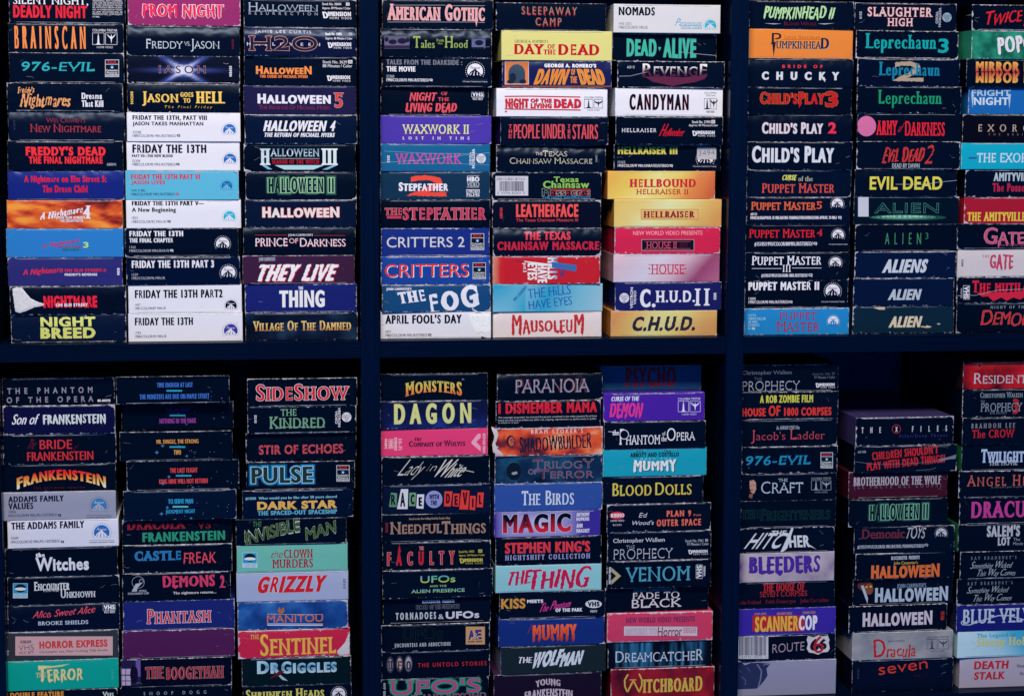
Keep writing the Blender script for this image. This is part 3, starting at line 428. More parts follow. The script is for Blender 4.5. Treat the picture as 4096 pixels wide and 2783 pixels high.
STK['upper right', 'left'] = [
 ('I', 220, 1165, 12, 262, BK, 'black with spiky pale green lettering', [T('PUMPKINHEAD II', 350, 52, 1000, 190, '#a8d0a0', 'drip', V=.14, sh=.15, big=(0, 7, 10), bigk=1.1, bob=.04), T('BLOOD WINGS', 535, 198, 825, 232, '#6c2038', 'serift', big=(0, 6)), Y([(355, 212), (510, 216), (440, 222)], GY), Y([(838, 216), (990, 212), (900, 223)], GY)], {}),
 ('I', 217, 1160, 270, 525, '#dc8038', 'orange with black wedge-serif title', [T('Lance Henriksen', 540, 323, 857, 352, '#8c4028', 'serift', tr=.18), R(518, 357, 880, 360, '#a85028'), T('UMPKINHEA', 462, 375, 872, 442, '#1c1c30', 'serif', V=.17, sho=('#a8a0b0', 4, 4)), T('P', 415, 300, 510, 400, '#1c1c30', 'serifb'), Y([(425, 380), (460, 380), (440, 515)], '#1c1c30'), T('D', 870, 345, 943, 442, '#1c1c30', 'serifb', sho=('#a8a0b0', 4, 4))], {}),
 ('I', 210, 1155, 540, 785, '#020c22', 'sheened black with red line above spaced white capitals', [T('BRIDE OF', 518, 588, 880, 617, '#d02c38', 'heavy', tr=.5), T('CHUCKY', 335, 650, 1030, 725, '#ccd0e2', 'heavy', tr=.75), Y([(868, 700), (898, 700), (903, 745)], '#ccd0e2')], dict(roll=1)),
 ('I', 207, 1145, 792, 1030, DK, 'black with red letters edged in orange', [T("CHILD'S", 318, 832, 655, 942, '#b81c24', 'bold', big=(0,), bigk=1.15, out=('#b87830', .2)), T('PLAY', 665, 832, 905, 942, '#b81c24', 'bold', big=(0,), bigk=1.15, out=('#b87830', .2)), Y([(670, 930), (700, 930), (668, 978)], '#b81c24'), T('3', 905, 825, 1025, 972, '#b81c24', 'heavy', jit=.03, out=('#b87830', .2))], {}),
 ('I', 207, 1150, 1038, 1278, BK, 'black with white title and crimson numeral', [T("CHILD'S PLAY", 340, 1105, 890, 1210, '#ccc8da', 'bold', big=(0, 8), bigk=1.12, out=('#8c2848', .15)), T('2', 930, 1105, 1008, 1208, '#d83050', 'heavy')], dict(roll=.8, recess=2)),
 ('I', 207, 1150, 1283, 1525, '#020b20', 'black with extra large heavy white title', [T("CHILD'S PLAY", 247, 1318, 985, 1470, '#ccd0e4', 'bold', V=.24, big=(0, 8), bigk=1.15)], {}),
 ('K', 197, 1145, 12, 240, '#020e28', 'blue-black with yellow words above coral capitals', [T('CURSE', 520, 45, 652, 102, '#ccd06c', 'drip', sh=.2), T('of the', 665, 58, 795, 102, '#a8ac98', 'serif'), T('PUPPET MASTER', 335, 122, 992, 208, '#c84c48', 'serif', big=(0, 7), bigk=1.1)], {}),
 ('K', 193, 1132, 250, 490, '#030c24', 'black with coral title and long condensed credit line', [T('PUPPET MASTER', 237, 288, 820, 362, '#d85840', 'serif', big=(0, 7), bigk=1.1, out=('#b87838', .1)), T('5', 828, 285, 877, 353, '#d85840', 'serifb'), S('#83134', 230, 387, 288, 412, WH, 'sans'), S('1994/COLOR/APPROX. 81 MIN./RATING PENDING/STEREO/VIDEOZONE APPROX. 24 MIN./', 230, 417, 1012, 447, WH, 'sans'), Q(1038, 430, WH, 16), PM(1016, 310, 60, WH, BK, BK)], {}),
 ('K', 187, 1130, 500, 738, DK, 'black with bright red title and centred credit line', [T('PUPPET MASTER', 220, 535, 818, 612, '#d02432', 'serif', big=(0, 7), bigk=1.1), T('4', 832, 537, 883, 597, '#d02432', 'serifb'), S('#15105/1993/COLOR/80MIN./R/STEREO/', 268, 650, 795, 688, WH, 'sans'), Q(818, 665, WH, 16), PM(1026, 590, 60, WH, BK, BK), S('A Paramount Communications Company', 942, 665, 1110, 680, GY, 'serif')], {}),
 ('K', 183, 1120, 748, 992, BK, 'black with white serif title over three struck numerals', [T('PUPPET MASTER', 242, 775, 868, 857, WH, 'serif', big=(0, 7), bigk=1.1), T('III', 520, 857, 592, 920, WH, 'serif'), R(242, 887, 508, 891, WH), R(605, 882, 868, 886, WH), S('#12957/1991/COLOR/86 MIN./R/STEREO/', 328, 935, 745, 968, WH, 'serif', V=.16), Q(770, 948, WH, 17), PM(995, 840, 60, WH, BK, BK)], {}),
 ('K', 178, 1110, 1000, 1242, DK, 'black with white condensed heading beside large mountain emblem', [T('PUPPET MASTER II', 212, 1010, 850, 1085, WH, 'helv'), S('12888', 212, 1150, 276, 1172, WH, 'sans'), S('1990/COLOR/90 MIN./R/STEREO/', 212, 1178, 578, 1205, WH, 'sans'), Q(594, 1190, WH, 14), PM(972, 1095, 76, WH, BK, BK), S('A Paramount Communications Company', 868, 1180, 1078, 1197, GY, 'serif')], {}),
 ('K', 172, 1118, 1250, 1487, '#2080c8', 'bright blue with stacked dark pink title', [S('12733', 208, 1300, 276, 1322, '#a8d0e8', 'sans'), S('1989/COLOR', 208, 1330, 368, 1353, '#a8d0e8', 'sans'), S('90 MIN.', 208, 1360, 296, 1382, '#a8d0e8', 'sans'), S('STEREO', 208, 1388, 310, 1410, '#a8d0e8', 'sans'), S('R/', 208, 1418, 235, 1440, '#a8d0e8', 'sans'), Q(255, 1430, '#c8e0f0', 14), T('PUPPET', 492, 1282, 828, 1352, '#a02850', 'serif', V=.16), T('MASTER', 465, 1362, 850, 1455, '#a02850', 'serif', V=.16, big=(0,), bigk=1.15), PM(975, 1365, 56, WH, '#2080c8', '#2080c8')], dict(wear=1.3)),
]
STK['upper right', 'middle'] = [
 ('J', 15, 935, 30, 275, BK, 'black with cream athletic capitals outlined in red', [T('SLAUGHTER', 132, 68, 720, 152, '#d0b8c0', 'slab', V=.18, out=('#a02c48', .25), tr=.05), T('HIGH', 310, 165, 540, 238, '#d0b8c0', 'slab', V=.18, out=('#a02c48', .25), tr=.05), S('5219', 55, 105, 78, 172, GY, 'bold', rot=-90), T('VESTRON', 772, 70, 795, 245, GY, 'helv', rot=-90), T('VIDEO', 746, 105, 768, 215, GY, 'helv', rot=-90), VB(848, 158, 42, '#8ca4bc')], dict(recess=2)),
 ('J', 20, 950, 285, 530, DK, 'black with large turquoise uncial letters and a numeral', [T('Leprechaun', 105, 305, 750, 482, '#149ca4', 'serif', V=.2, big=(0,), bigk=1.1), T('3', 762, 350, 862, 482, '#149ca4', 'heavy', jit=.02)], dict(wear=1.2, chip=1)),
 ('J', 28, 955, 535, 778, '#020b24', 'black with blue uncial letters over a beige numeral', [T('2', 345, 555, 628, 740, '#a89484', 'heavy', jit=.02), T('Leprechaun', 222, 562, 775, 722, '#1878a0', 'serif', V=.2, big=(0,), bigk=1.1)], dict(wear=1)),
 ('J', 28, 965, 788, 1022, DK, 'black with green uncial letters', [T('Leprechaun', 217, 815, 792, 978, '#1c8c68', 'serif', V=.17, big=(0,), bigk=1.1)], dict(wear=.8)),
 ('J', 35, 970, 1030, 1275, DK, 'black with tall red capitals and round pink sticker', [T('ARMY', 205, 1090, 395, 1220, '#d82438', 'serif', V=.11), T('of', 400, 1110, 462, 1195, '#a82030', 'script'), T('DARKNESS', 465, 1095, 822, 1228, '#d82438', 'serif', V=.11, big=(0,), bigk=1.1), O(117, 1140, 86, 92, '#c86aa0', 'sticker', z=3)], {}),
 ('J', 25, 955, 1280, 1520, BK, 'black with scratchy red lettering over small white line', [T('EViL DEAD', 250, 1310, 640, 1480, '#b83434', 'brush', V=.15, rot2=3, big=(0, 5), bigk=1.2), T('2', 635, 1308, 722, 1480, '#b83434', 'brush', V=.12), T('DEAD BY DAWN', 343, 1476, 590, 1516, '#9cacb8', 'sans')], dict(chip=1)),
 ('M', 12, 935, 10, 238, BK, 'black with large yellow plain capitals', [T('EVIL DEAD', 147, 60, 802, 180, '#d0c850', 'bold', V=.19), L([(380, 130), (640, 132), (780, 110), (940, 95)], 3, GY, 'crease')], dict(roll=.7, recess=1)),
 ('M', 5, 955, 245, 485, '#021022', 'green-black with outlined wide letters and white sticker', [O(490, 430, 350, 26, '#1c4a44'), O(460, 427, 290, 18, '#4c8c7c'), O(450, 422, 200, 12, '#88bcac'), T('ALIEN', 193, 303, 770, 388, '#0a1a2c', 'sans', V=.2, H=.16, out=('#4a9488', .35)), T('RESURRECTION', 190, 405, 758, 436, '#0c2a30', 'sans', tr=.35), R(42, 246, 137, 422, '#c0c2d6', 'sticker', z=3)], dict(recess=1)),
 ('M', 10, 930, 495, 728, DK, 'black with thin spaced green letters', [T('ALIEN', 280, 568, 605, 670, '#3c8c60', 'thin', tr=.75, V=.07), T('3', 645, 568, 670, 622, '#3c8c60', 'thin')], {}),
 ('M', 8, 920, 740, 970, '#041336', 'navy with white slanted longer title', [T('ALIENS', 252, 805, 668, 928, '#c0c8dc', 'bold', sh=.25)], dict(wear=1.3)),
 ('M', -5, 900, 978, 1222, '#041336', 'navy with white slanted short title', [T('ALIEN', 303, 1075, 610, 1172, '#b0bcd0', 'bold', sh=.25)], dict(wear=1)),
 ('M', -10, 905, 1235, 1465, '#0c2438', 'teal-black with yellowed slanted title and paper scuffs', [T('ALIEN', 313, 1320, 620, 1420, '#d0c4b0', 'bold', sh=.25), TORN([(165, 1240), (283, 1236), (280, 1262), (230, 1262), (190, 1252)], '#c8b4a0'), TORN([(600, 1410), (650, 1412), (660, 1402), (705, 1415), (690, 1424), (650, 1426), (610, 1420)], '#c8b4a0'), TORN([(745, 1388), (770, 1382), (785, 1392), (765, 1398)], '#c8b4a0')], dict(wear=1.3)),
]
STK['upper right', 'right'] = [
 ('J', 1068, 2000, 48, 275, DK, 'black with slanted red brushed capitals', [T('TWICE', 1190, 60, 1520, 245, '#c8202c', 'brush', V=.15, rot2=8, big=(0,), bigk=1.25), T('DEAD', 1530, 90, 1850, 250, '#c8202c', 'brush', V=.15, rot2=8)], dict(wear=1.2)),
 ('J', 1060, 1995, 285, 530, 'greenmottle', 'mottled green with white horror capitals', [T('POPCORN', 1293, 310, 1880, 480, '#d4d4e4', 'drip', V=.2, rot=6, jit=.012, sho=('#0c1c20', 5, 5))], dict(wear=1)),
 ('J', 1020, 1955, 545, 785, DK, 'black with orange capitals above their own reflection', [T('MIRROR MIRROR', 1105, 560, 1930, 652, '#e09a48', 'bold', grad=['#e0a850', '#b83c38']), T('MIRROR MIRROR', 1105, 655, 1930, 752, '#e09a48', 'bold', grad=['#e0a850', '#b83c38'], flip=1)], {}),
 ('J', 1050, 1985, 795, 1032, '#1860b0', 'blue with pale stacked capitals with long points', [T('FRIGHT', 1078, 812, 1430, 868, '#a8c0dc', 'bold'), T('NIGHT', 1098, 880, 1412, 950, '#c0d0e4', 'bold'), Y([(1075, 850), (1100, 850), (1085, 975)], '#a8c0dc'), Y([(1405, 850), (1432, 850), (1418, 985)], '#a8c0dc')], dict(recess=3, chip=1)),
 ('J', 982, 1920, 1040, 1285, '#060612', 'black with widely spaced cream serif capitals', [T('EXORCIST', 1125, 1125, 1830, 1190, '#b0988c', 'serif', tr=.65), T('THE BEGINNING', 1215, 1205, 1750, 1225, '#7a6a64', 'serif', tr=1.1)], {}),
 ('J', 965, 1900, 1300, 1522, '#10a0c4', 'vivid cyan with white flared title', [T('THE EXORCIST', 1107, 1382, 1760, 1468, '#c8d4ec', 'serif', V=.15), R(1030, 1418, 1105, 1434, '#2c5aa0'), R(1770, 1418, 1850, 1434, '#2c5aa0')], {}),
 ('M', 1005, 1940, 5, 242, BK, 'black with white condensed line above pink line', [T('AMITYVILLE II', 1262, 25, 1700, 102, '#a8b8cc', 'bold'), T('The Possession', 1250, 120, 1690, 198, '#a82448', 'bold')], dict(wear=1.2)),
 ('M', 1000, 1935, 252, 482, '#a01830', 'crimson with yellow serif capitals along the bottom', [T('THE AMITYVILLE HORROR', 1028, 380, 1850, 462, '#d8c048', 'serifb')], dict(wear=1, chip=1)),
 ('M', 935, 1870, 490, 708, DK, 'black with pink jagged letters edged white', [T('GATE II', 1175, 520, 1640, 700, '#c84878', 'drip', V=.16, big=(0,), bigk=1.4, out=('#d0b8cc', .2)), T('Return to the nightmare', 1300, 662, 1620, 695, '#7c4060', 'sans', sh=.2)], {}),
 ('M', 940, 1875, 718, 955, '#c8c0cc', 'cream white with pink flame-shaped title', [T('THE', 1162, 768, 1225, 792, '#a83c5c', 'serif', tr=.2), T('GATE', 1230, 768, 1442, 905, '#b83c60', 'drip', V=.17, taper=-.15), S('5208', 975, 808, 993, 872, '#2a2c40', 'bold', rot=-90)], {}),
 ('M', 930, 1860, 968, 1195, DK, 'black with crimson dripping title and sideways tape mark', [T('THE MUTILATOR', 1070, 995, 1750, 1105, '#c82440', 'serifh', big=(0,), bigk=1.3), Y([(1090, 1090), (1130, 1110), (1700, 1095), (1690, 1130), (1600, 1150), (1560, 1135), (1500, 1170), (1440, 1150), (1380, 1180), (1330, 1150), (1260, 1185), (1210, 1140), (1160, 1145)], '#c82440'), VH(988, 1042, 1046, 1168, WH, -90), S('VA5163', 964, 1065, 980, 1155, GY, 'bold', rot=-90), L([(935, 1135), (1100, 1130), (1300, 1085), (1530, 1075)], 3, GY, 'crease')], dict(wear=1.2)),
 ('M', 928, 1855, 1205, 1450, DK, 'black with thin white line above red slashed capitals', [T('NIGHT OF THE', 1235, 1225, 1560, 1250, '#8c9ab0', 'serif', tr=.35), T('DEMONS', 1145, 1262, 1680, 1410, '#c82c34', 'brush', V=.14, out=('#a08088', .1), big=(0,), bigk=1.2)], {}),
]
STK['lower left', 'left'] = [
 ('a', 15, 1030, 300, 535, DK, 'shaded black with spaced lilac-grey geometric capitals', [T('THE PHANTOM', 62, 387, 832, 442, '#8c88a4', 'bold', tr=.55, V=.17), T('OF THE OPERA', 57, 470, 840, 523, '#8c88a4', 'bold', tr=.5, V=.17), S('05-08595', 877, 495, 993, 518, WH, 'bold')], dict(recess=4)),
 ('a', 25, 1040, 548, 795, '#0c0c38', 'midnight blue with white script and angular capitals', [T('Son of', 105, 622, 360, 715, WH, 'sans', sh=.3, V=.15), T('FRANKENSTEIN', 387, 622, 957, 718, '#ccd4e0', 'drip', V=.22)], dict(wear=1.5, chip=1)),
 ('a', 25, 1048, 812, 1070, DK, 'black with two lines of red art-deco capitals', [T('The', 243, 850, 328, 935, '#6c1c2c', 'script', V=.06), T('BRIDE', 357, 855, 650, 937, '#c83038', 'sans', V=.18, H=.13), T('of', 665, 895, 708, 948, '#8c2430', 'script', V=.06), T('FRANKENSTEIN', 245, 960, 843, 1040, '#c83038', 'sans', V=.17, H=.12)], dict(wear=.9)),
 ('a', 25, 1045, 1078, 1315, DK, 'black with arched letters fading red to white', [T('FRANKENSTEIN', 150, 1112, 955, 1298, '#e0382c', 'bold', V=.2, arch=.9, big=(0, 11), bigk=1.15, grad=['#d8202c', '#e0302c', '#e08838', '#e8c880', '#e8ecf4']), T('THE RESTORED VERSION', 305, 1280, 765, 1295, '#5c1420', 'bold', tr=.5)], {}),
 ('a', 28, 1045, 1325, 1575, '#9094b0', 'grey with black two-line heading and blue emblem', [T('ADDAMS FAMILY', 75, 1357, 577, 1412, '#181a38', 'helv'), T('VALUES', 75, 1420, 300, 1478, '#181a38', 'helv'), S('32806', 75, 1490, 143, 1512, '#3c3f5c', 'sans'), S('1993/COLOR/94 MIN./PG-13/STEREO/', 75, 1520, 515, 1545, '#3c3f5c', 'sans'), Q(537, 1533, '#181a38'), PM(893, 1450, 82, '#3878b8', '#a0a4c0', '#c8cce0', '#50607c'), R(778, 1532, 1005, 1534, '#505470'), S('A Paramount Communications Company', 780, 1542, 1005, 1556, '#404460', 'serif')], dict(wear=1)),
 ('c', 68, 1070, -12, 232, '#d0d2ea', 'white with condensed navy heading and blue emblem', [T('THE ADDAMS FAMILY', 102, 5, 762, 68, KB, 'helv'), S('32689', 100, 140, 168, 162, '#4a4e6e', 'sans'), S('1991/COLOR/102 MIN./PG-13/STEREO/', 100, 170, 540, 196, '#4a4e6e', 'sans'), Q(563, 185, KB), PM(918, 105, 82, '#2468b8', WH, WH), R(808, 172, 1033, 174, '#606480'), S('A Paramount Communications Company', 805, 182, 1032, 198, '#404460', 'serif')], {}),
 ('c', 48, 1062, 243, 490, DK, 'black with rounded white lower-case letters', [T('the', 320, 285, 403, 325, WH, 'heavy'), T('Witches', 320, 322, 802, 447, '#d4d8ea', 'heavy', V=.2, big=(0,), bigk=1.1)], {}),
 ('c', 68, 1078, 502, 745, DK, 'black with white decorative capitals and blue globe badge', [T('ENCOUNTER', 307, 545, 627, 627, '#ccd0de', 'serif', big=(0,), bigk=1.3, bob=.05), T('WITH THE', 383, 610, 527, 637, '#ccd0de', 'serift'), T('UNKNOWN', 545, 612, 860, 690, '#ccd0de', 'serif', big=(0,), bigk=1.45), R(117, 560, 250, 695, '#a8c4dc', 'logo'), R(121, 564, 246, 652, '#2c90c8', 'logo'), O(185, 605, 50, 38, '#101c34', 'logo'), O(185, 612, 52, 14, '#d0dce8', 'logo'), S('INTERGLOBAL', 127, 658, 240, 671, '#3c80b4', 'sans', n='logo'), S('HOME VIDEO', 130, 675, 240, 688, '#3c80b4', 'sans', n='logo')], dict(wear=.8)),
 ('c', 68, 1080, 752, 985, '#030c26', 'black with pink slanted script over white serif capitals', [T('Alice, Sweet Alice', 290, 765, 860, 880, '#d04c60', 'brush', V=.14, sh=.35, rot2=4), T('BROOKE SHIELDS', 345, 900, 795, 935, '#b8c8e0', 'serifb'), VH(928, 752, 1042, 805), S('VGT-5051', 937, 808, 1035, 832, WH, 'sans')], dict(roll=.9, wear=.9)),
 ('c', 65, 1070, 997, 1245, '#303440', 'charcoal with a dusty pink label of red capitals', [R(138, 1040, 1017, 1212, '#c8a0a8', 'label_panel'), T('HORROR EXPRESS', 355, 1075, 970, 1143, '#c83c40', 'heavy', V=.22), T('COLOR', 183, 1075, 285, 1102, '#202236', 'bold'), T('VHS', 168, 1115, 305, 1165, '#202236', 'thin'), T('VCC 877', 170, 1174, 303, 1198, '#202236', 'sans'), S('Christopher Lee, Peter Cushing, Telly Savalas', 358, 1160, 972, 1188, '#30283c', 'sans')], dict(wear=1)),
 ('c', 48, 1070, 1255, 1515, '#0c9c94', 'vivid teal with creamy dripping capitals', [T('THE', 325, 1365, 415, 1408, '#c8c890', 'serif'), T('TERROR', 345, 1300, 750, 1462, '#d4d098', 'drip', V=.2, big=(0,), bigk=1.3, out=('#2c4840', .25)), Y([(345, 1300), (480, 1305), (635, 1285), (560, 1310), (430, 1325), (345, 1345)], '#d4d098'), S('M165', 1003, 1342, 1025, 1425, '#4cb8b0', 'serif', rot=90)], {}),
 ('c', 65, 1062, 1525, 1780, DK, 'cropped black with orange stencil letters along its top', [T('DOUBLE FEATURE', 92, 1540, 577, 1590, '#d08838', 'heavy'), T('VHS', 925, 1535, 1027, 1582, '#c8d4d8', 'serifb', big=(0,))], {}),
]
def TZ(t1, x0, x1, y0, y1, t2, u0, u1, v0, v1, b0, b1, by, c, bc='#2c98c0', st=()):
    r = [T(t1, x0, y0, x1, y1, c, 'sans'), T(t2, u0, v0, u1, v1, c, 'sans', n='subtitle'), R(b0, by, b1, by+15, bc)]
    for x, y, q in st: r += [O(x, y, q, q, '#6ca8d8'), O(x, y, q*2.4, q*.35, '#3c6ca8'), O(x, y, q*.35, q*2.2, '#3c6ca8')]
    rr = random.Random(int(x0))
    for _ in range(14): 
        x = rr.uniform(b0, b0+560); y = by+rr.uniform(-30, 110); r.append(O(x, y, 2.2, 2.2, '#8ca4bc', 'star'))
    return r
STK['lower left', 'middle'] = [
 ('a', 1047, 2070, 280, 525, DK, 'starry black with two lines of cornflower blue words', TZ('TIME ENOUGH AT LAST', 1417, 1740, 337, 380, 'THE MONSTERS ARE DUE ON MAPLE STREET', 1260, 1890, 440, 485, 1502, 1644, 404, '#3c70d0'), dict(wear=.9)),
 ('a', 1090, 2105, 530, 770, DK, 'starry black with purple words, upper line in shade', TZ('THE INVADERS', 1498, 1708, 590, 615, 'NOTHING IN THE DARK', 1435, 1768, 675, 720, 1528, 1670, 641, '#8c3ca0'), dict(recess=9)),
 ('a', 1080, 2098, 785, 1030, DK, 'starry black with two lines of amber words', TZ('MR. DINGLE, THE STRONG', 1412, 1792, 850, 895, 'TWO', 1568, 1633, 945, 988, 1530, 1672, 911, '#d8984c', st=((1468, 908, 8), (1415, 968, 9), (1685, 1000, 7))), {}),
 ('a', 1143, 2157, 1050, 1300, DK, 'starry black with two lines of coral words', TZ('THE LAST FLIGHT', 1533, 1783, 1107, 1150, 'KING NINE WILL NOT RETURN', 1437, 1875, 1205, 1248, 1587, 1728, 1170, '#d84850', st=((1525, 1188, 8), (1470, 1250, 8), (1740, 1283, 6))), {}),
 ('a', 1113, 2133, 1318, 1570, '#02102a', 'starry blue-black with two lines of azure words', TZ('TO SERVE MAN', 1517, 1742, 1387, 1430, 'JUDGMENT NIGHT', 1495, 1762, 1482, 1528, 1557, 1698, 1450, '#30a0dc', '#68b0cc', st=((1510, 1465, 8), (1457, 1522, 9), (1725, 1562, 7))), dict(wear=.8)),
 ('c', 1100, 2095, -5, 205, DK, 'black with dark red words above green capitals', [T('DRACULA', 1147, 5, 1672, 85, '#8c1c2c', 'serifh', out=('#6c3044', .1)), T('VS', 1775, 10, 1900, 80, '#8c1c24', 'serifb'), R(1688, 42, 1735, 46, '#5c1420'), R(1925, 42, 1972, 46, '#5c1420'), T('FRANKENSTEIN', 1283, 105, 2032, 192, '#2c8c74', 'bold')], dict(recess=6, chip=1)),
 ('c', 1105, 2095, 218, 457, DK, 'black with blue slab word and coral scratchy word', [T('CASTLE', 1215, 272, 1632, 358, '#2474b8', 'slab', V=.25, out=('#6898c0', .1)), T('FREAK', 1655, 278, 1950, 385, '#d8485c', 'brush', V=.11, sh=0)], dict(wear=1.1)),
 ('c', 1103, 2082, 470, 705, DK, 'black with cracked pink capitals and pale circle emblem', [T('DEMONS', 1467, 485, 1940, 612, '#c83c68', 'drip', V=.2, taper=.15), T('2', 1978, 488, 2035, 600, '#c83c68', 'serifb'), T('The nightmare returns...', 1563, 632, 1952, 662, '#c8c0c8', 'bold'), O(1247, 552, 57, 54, GY, 'logo'), O(1247, 552, 54, 51, DK, 'logo'), O(1275, 542, 20, 18, GY, 'logo'), O(1275, 542, 16, 14, DK, 'logo'), Y([(1188, 635), (1225, 565), (1285, 555), (1240, 605), (1235, 635)], GY, 'logo'), S('IMPERIAL', 1255, 620, 1325, 637, GY, 'sans'), S('ENTERTAINMENT CORP', 1155, 643, 1345, 662, GY, 'sans')], dict(wear=.9)),
 ('c', 1110, 2118, 727, 975, '#1a2470', 'royal blue with red serif title glowing white', [T('PHANTASM', 1325, 790, 1905, 920, '#c83040', 'serif', big=(0,), bigk=1.25, V=.17, out=('#ccd0ec', .4))], dict(wear=1.1)),
 ('c', 1103, 2118, 985, 1225, '#4a1c50', 'blank dark purple without any lettering', [], dict(wear=1.3)),
 ('c', 1092, 2092, 1243, 1487, '#04061c', 'black with white-edged red capitals and window picture', [R(1095, 1250, 1270, 1480, '#241c48', 'picture'), R(1225, 1250, 1268, 1400, '#6c54a0', 'picture'), R(1100, 1330, 1180, 1480, '#b0a0c4', 'picture'), R(1100, 1382, 1180, 1392, '#3c2c5c', 'picture'), R(1132, 1330, 1138, 1480, '#3c2c5c', 'picture'), R(1100, 1435, 1180, 1442, '#3c2c5c', 'picture'), O(1210, 1380, 36, 80, '#100c28', 'picture'), T('THE', 1312, 1312, 1480, 1418, '#9c2c3c', 'serifb', out=('#c0b0bc', .15)), T('BOOGEYMAN', 1502, 1308, 2020, 1420, '#9c2c3c', 'serifb', out=('#c0b0bc', .15))], dict(wear=.8)),
 ('c', 1085, 2092, 1497, 1745, DK, 'cropped black with widely spaced thin serif capitals', [T('SNOOP DOGG', 1297, 1533, 1862, 1562, '#a8b8c8', 'serift', tr=1.0)], {}),
]
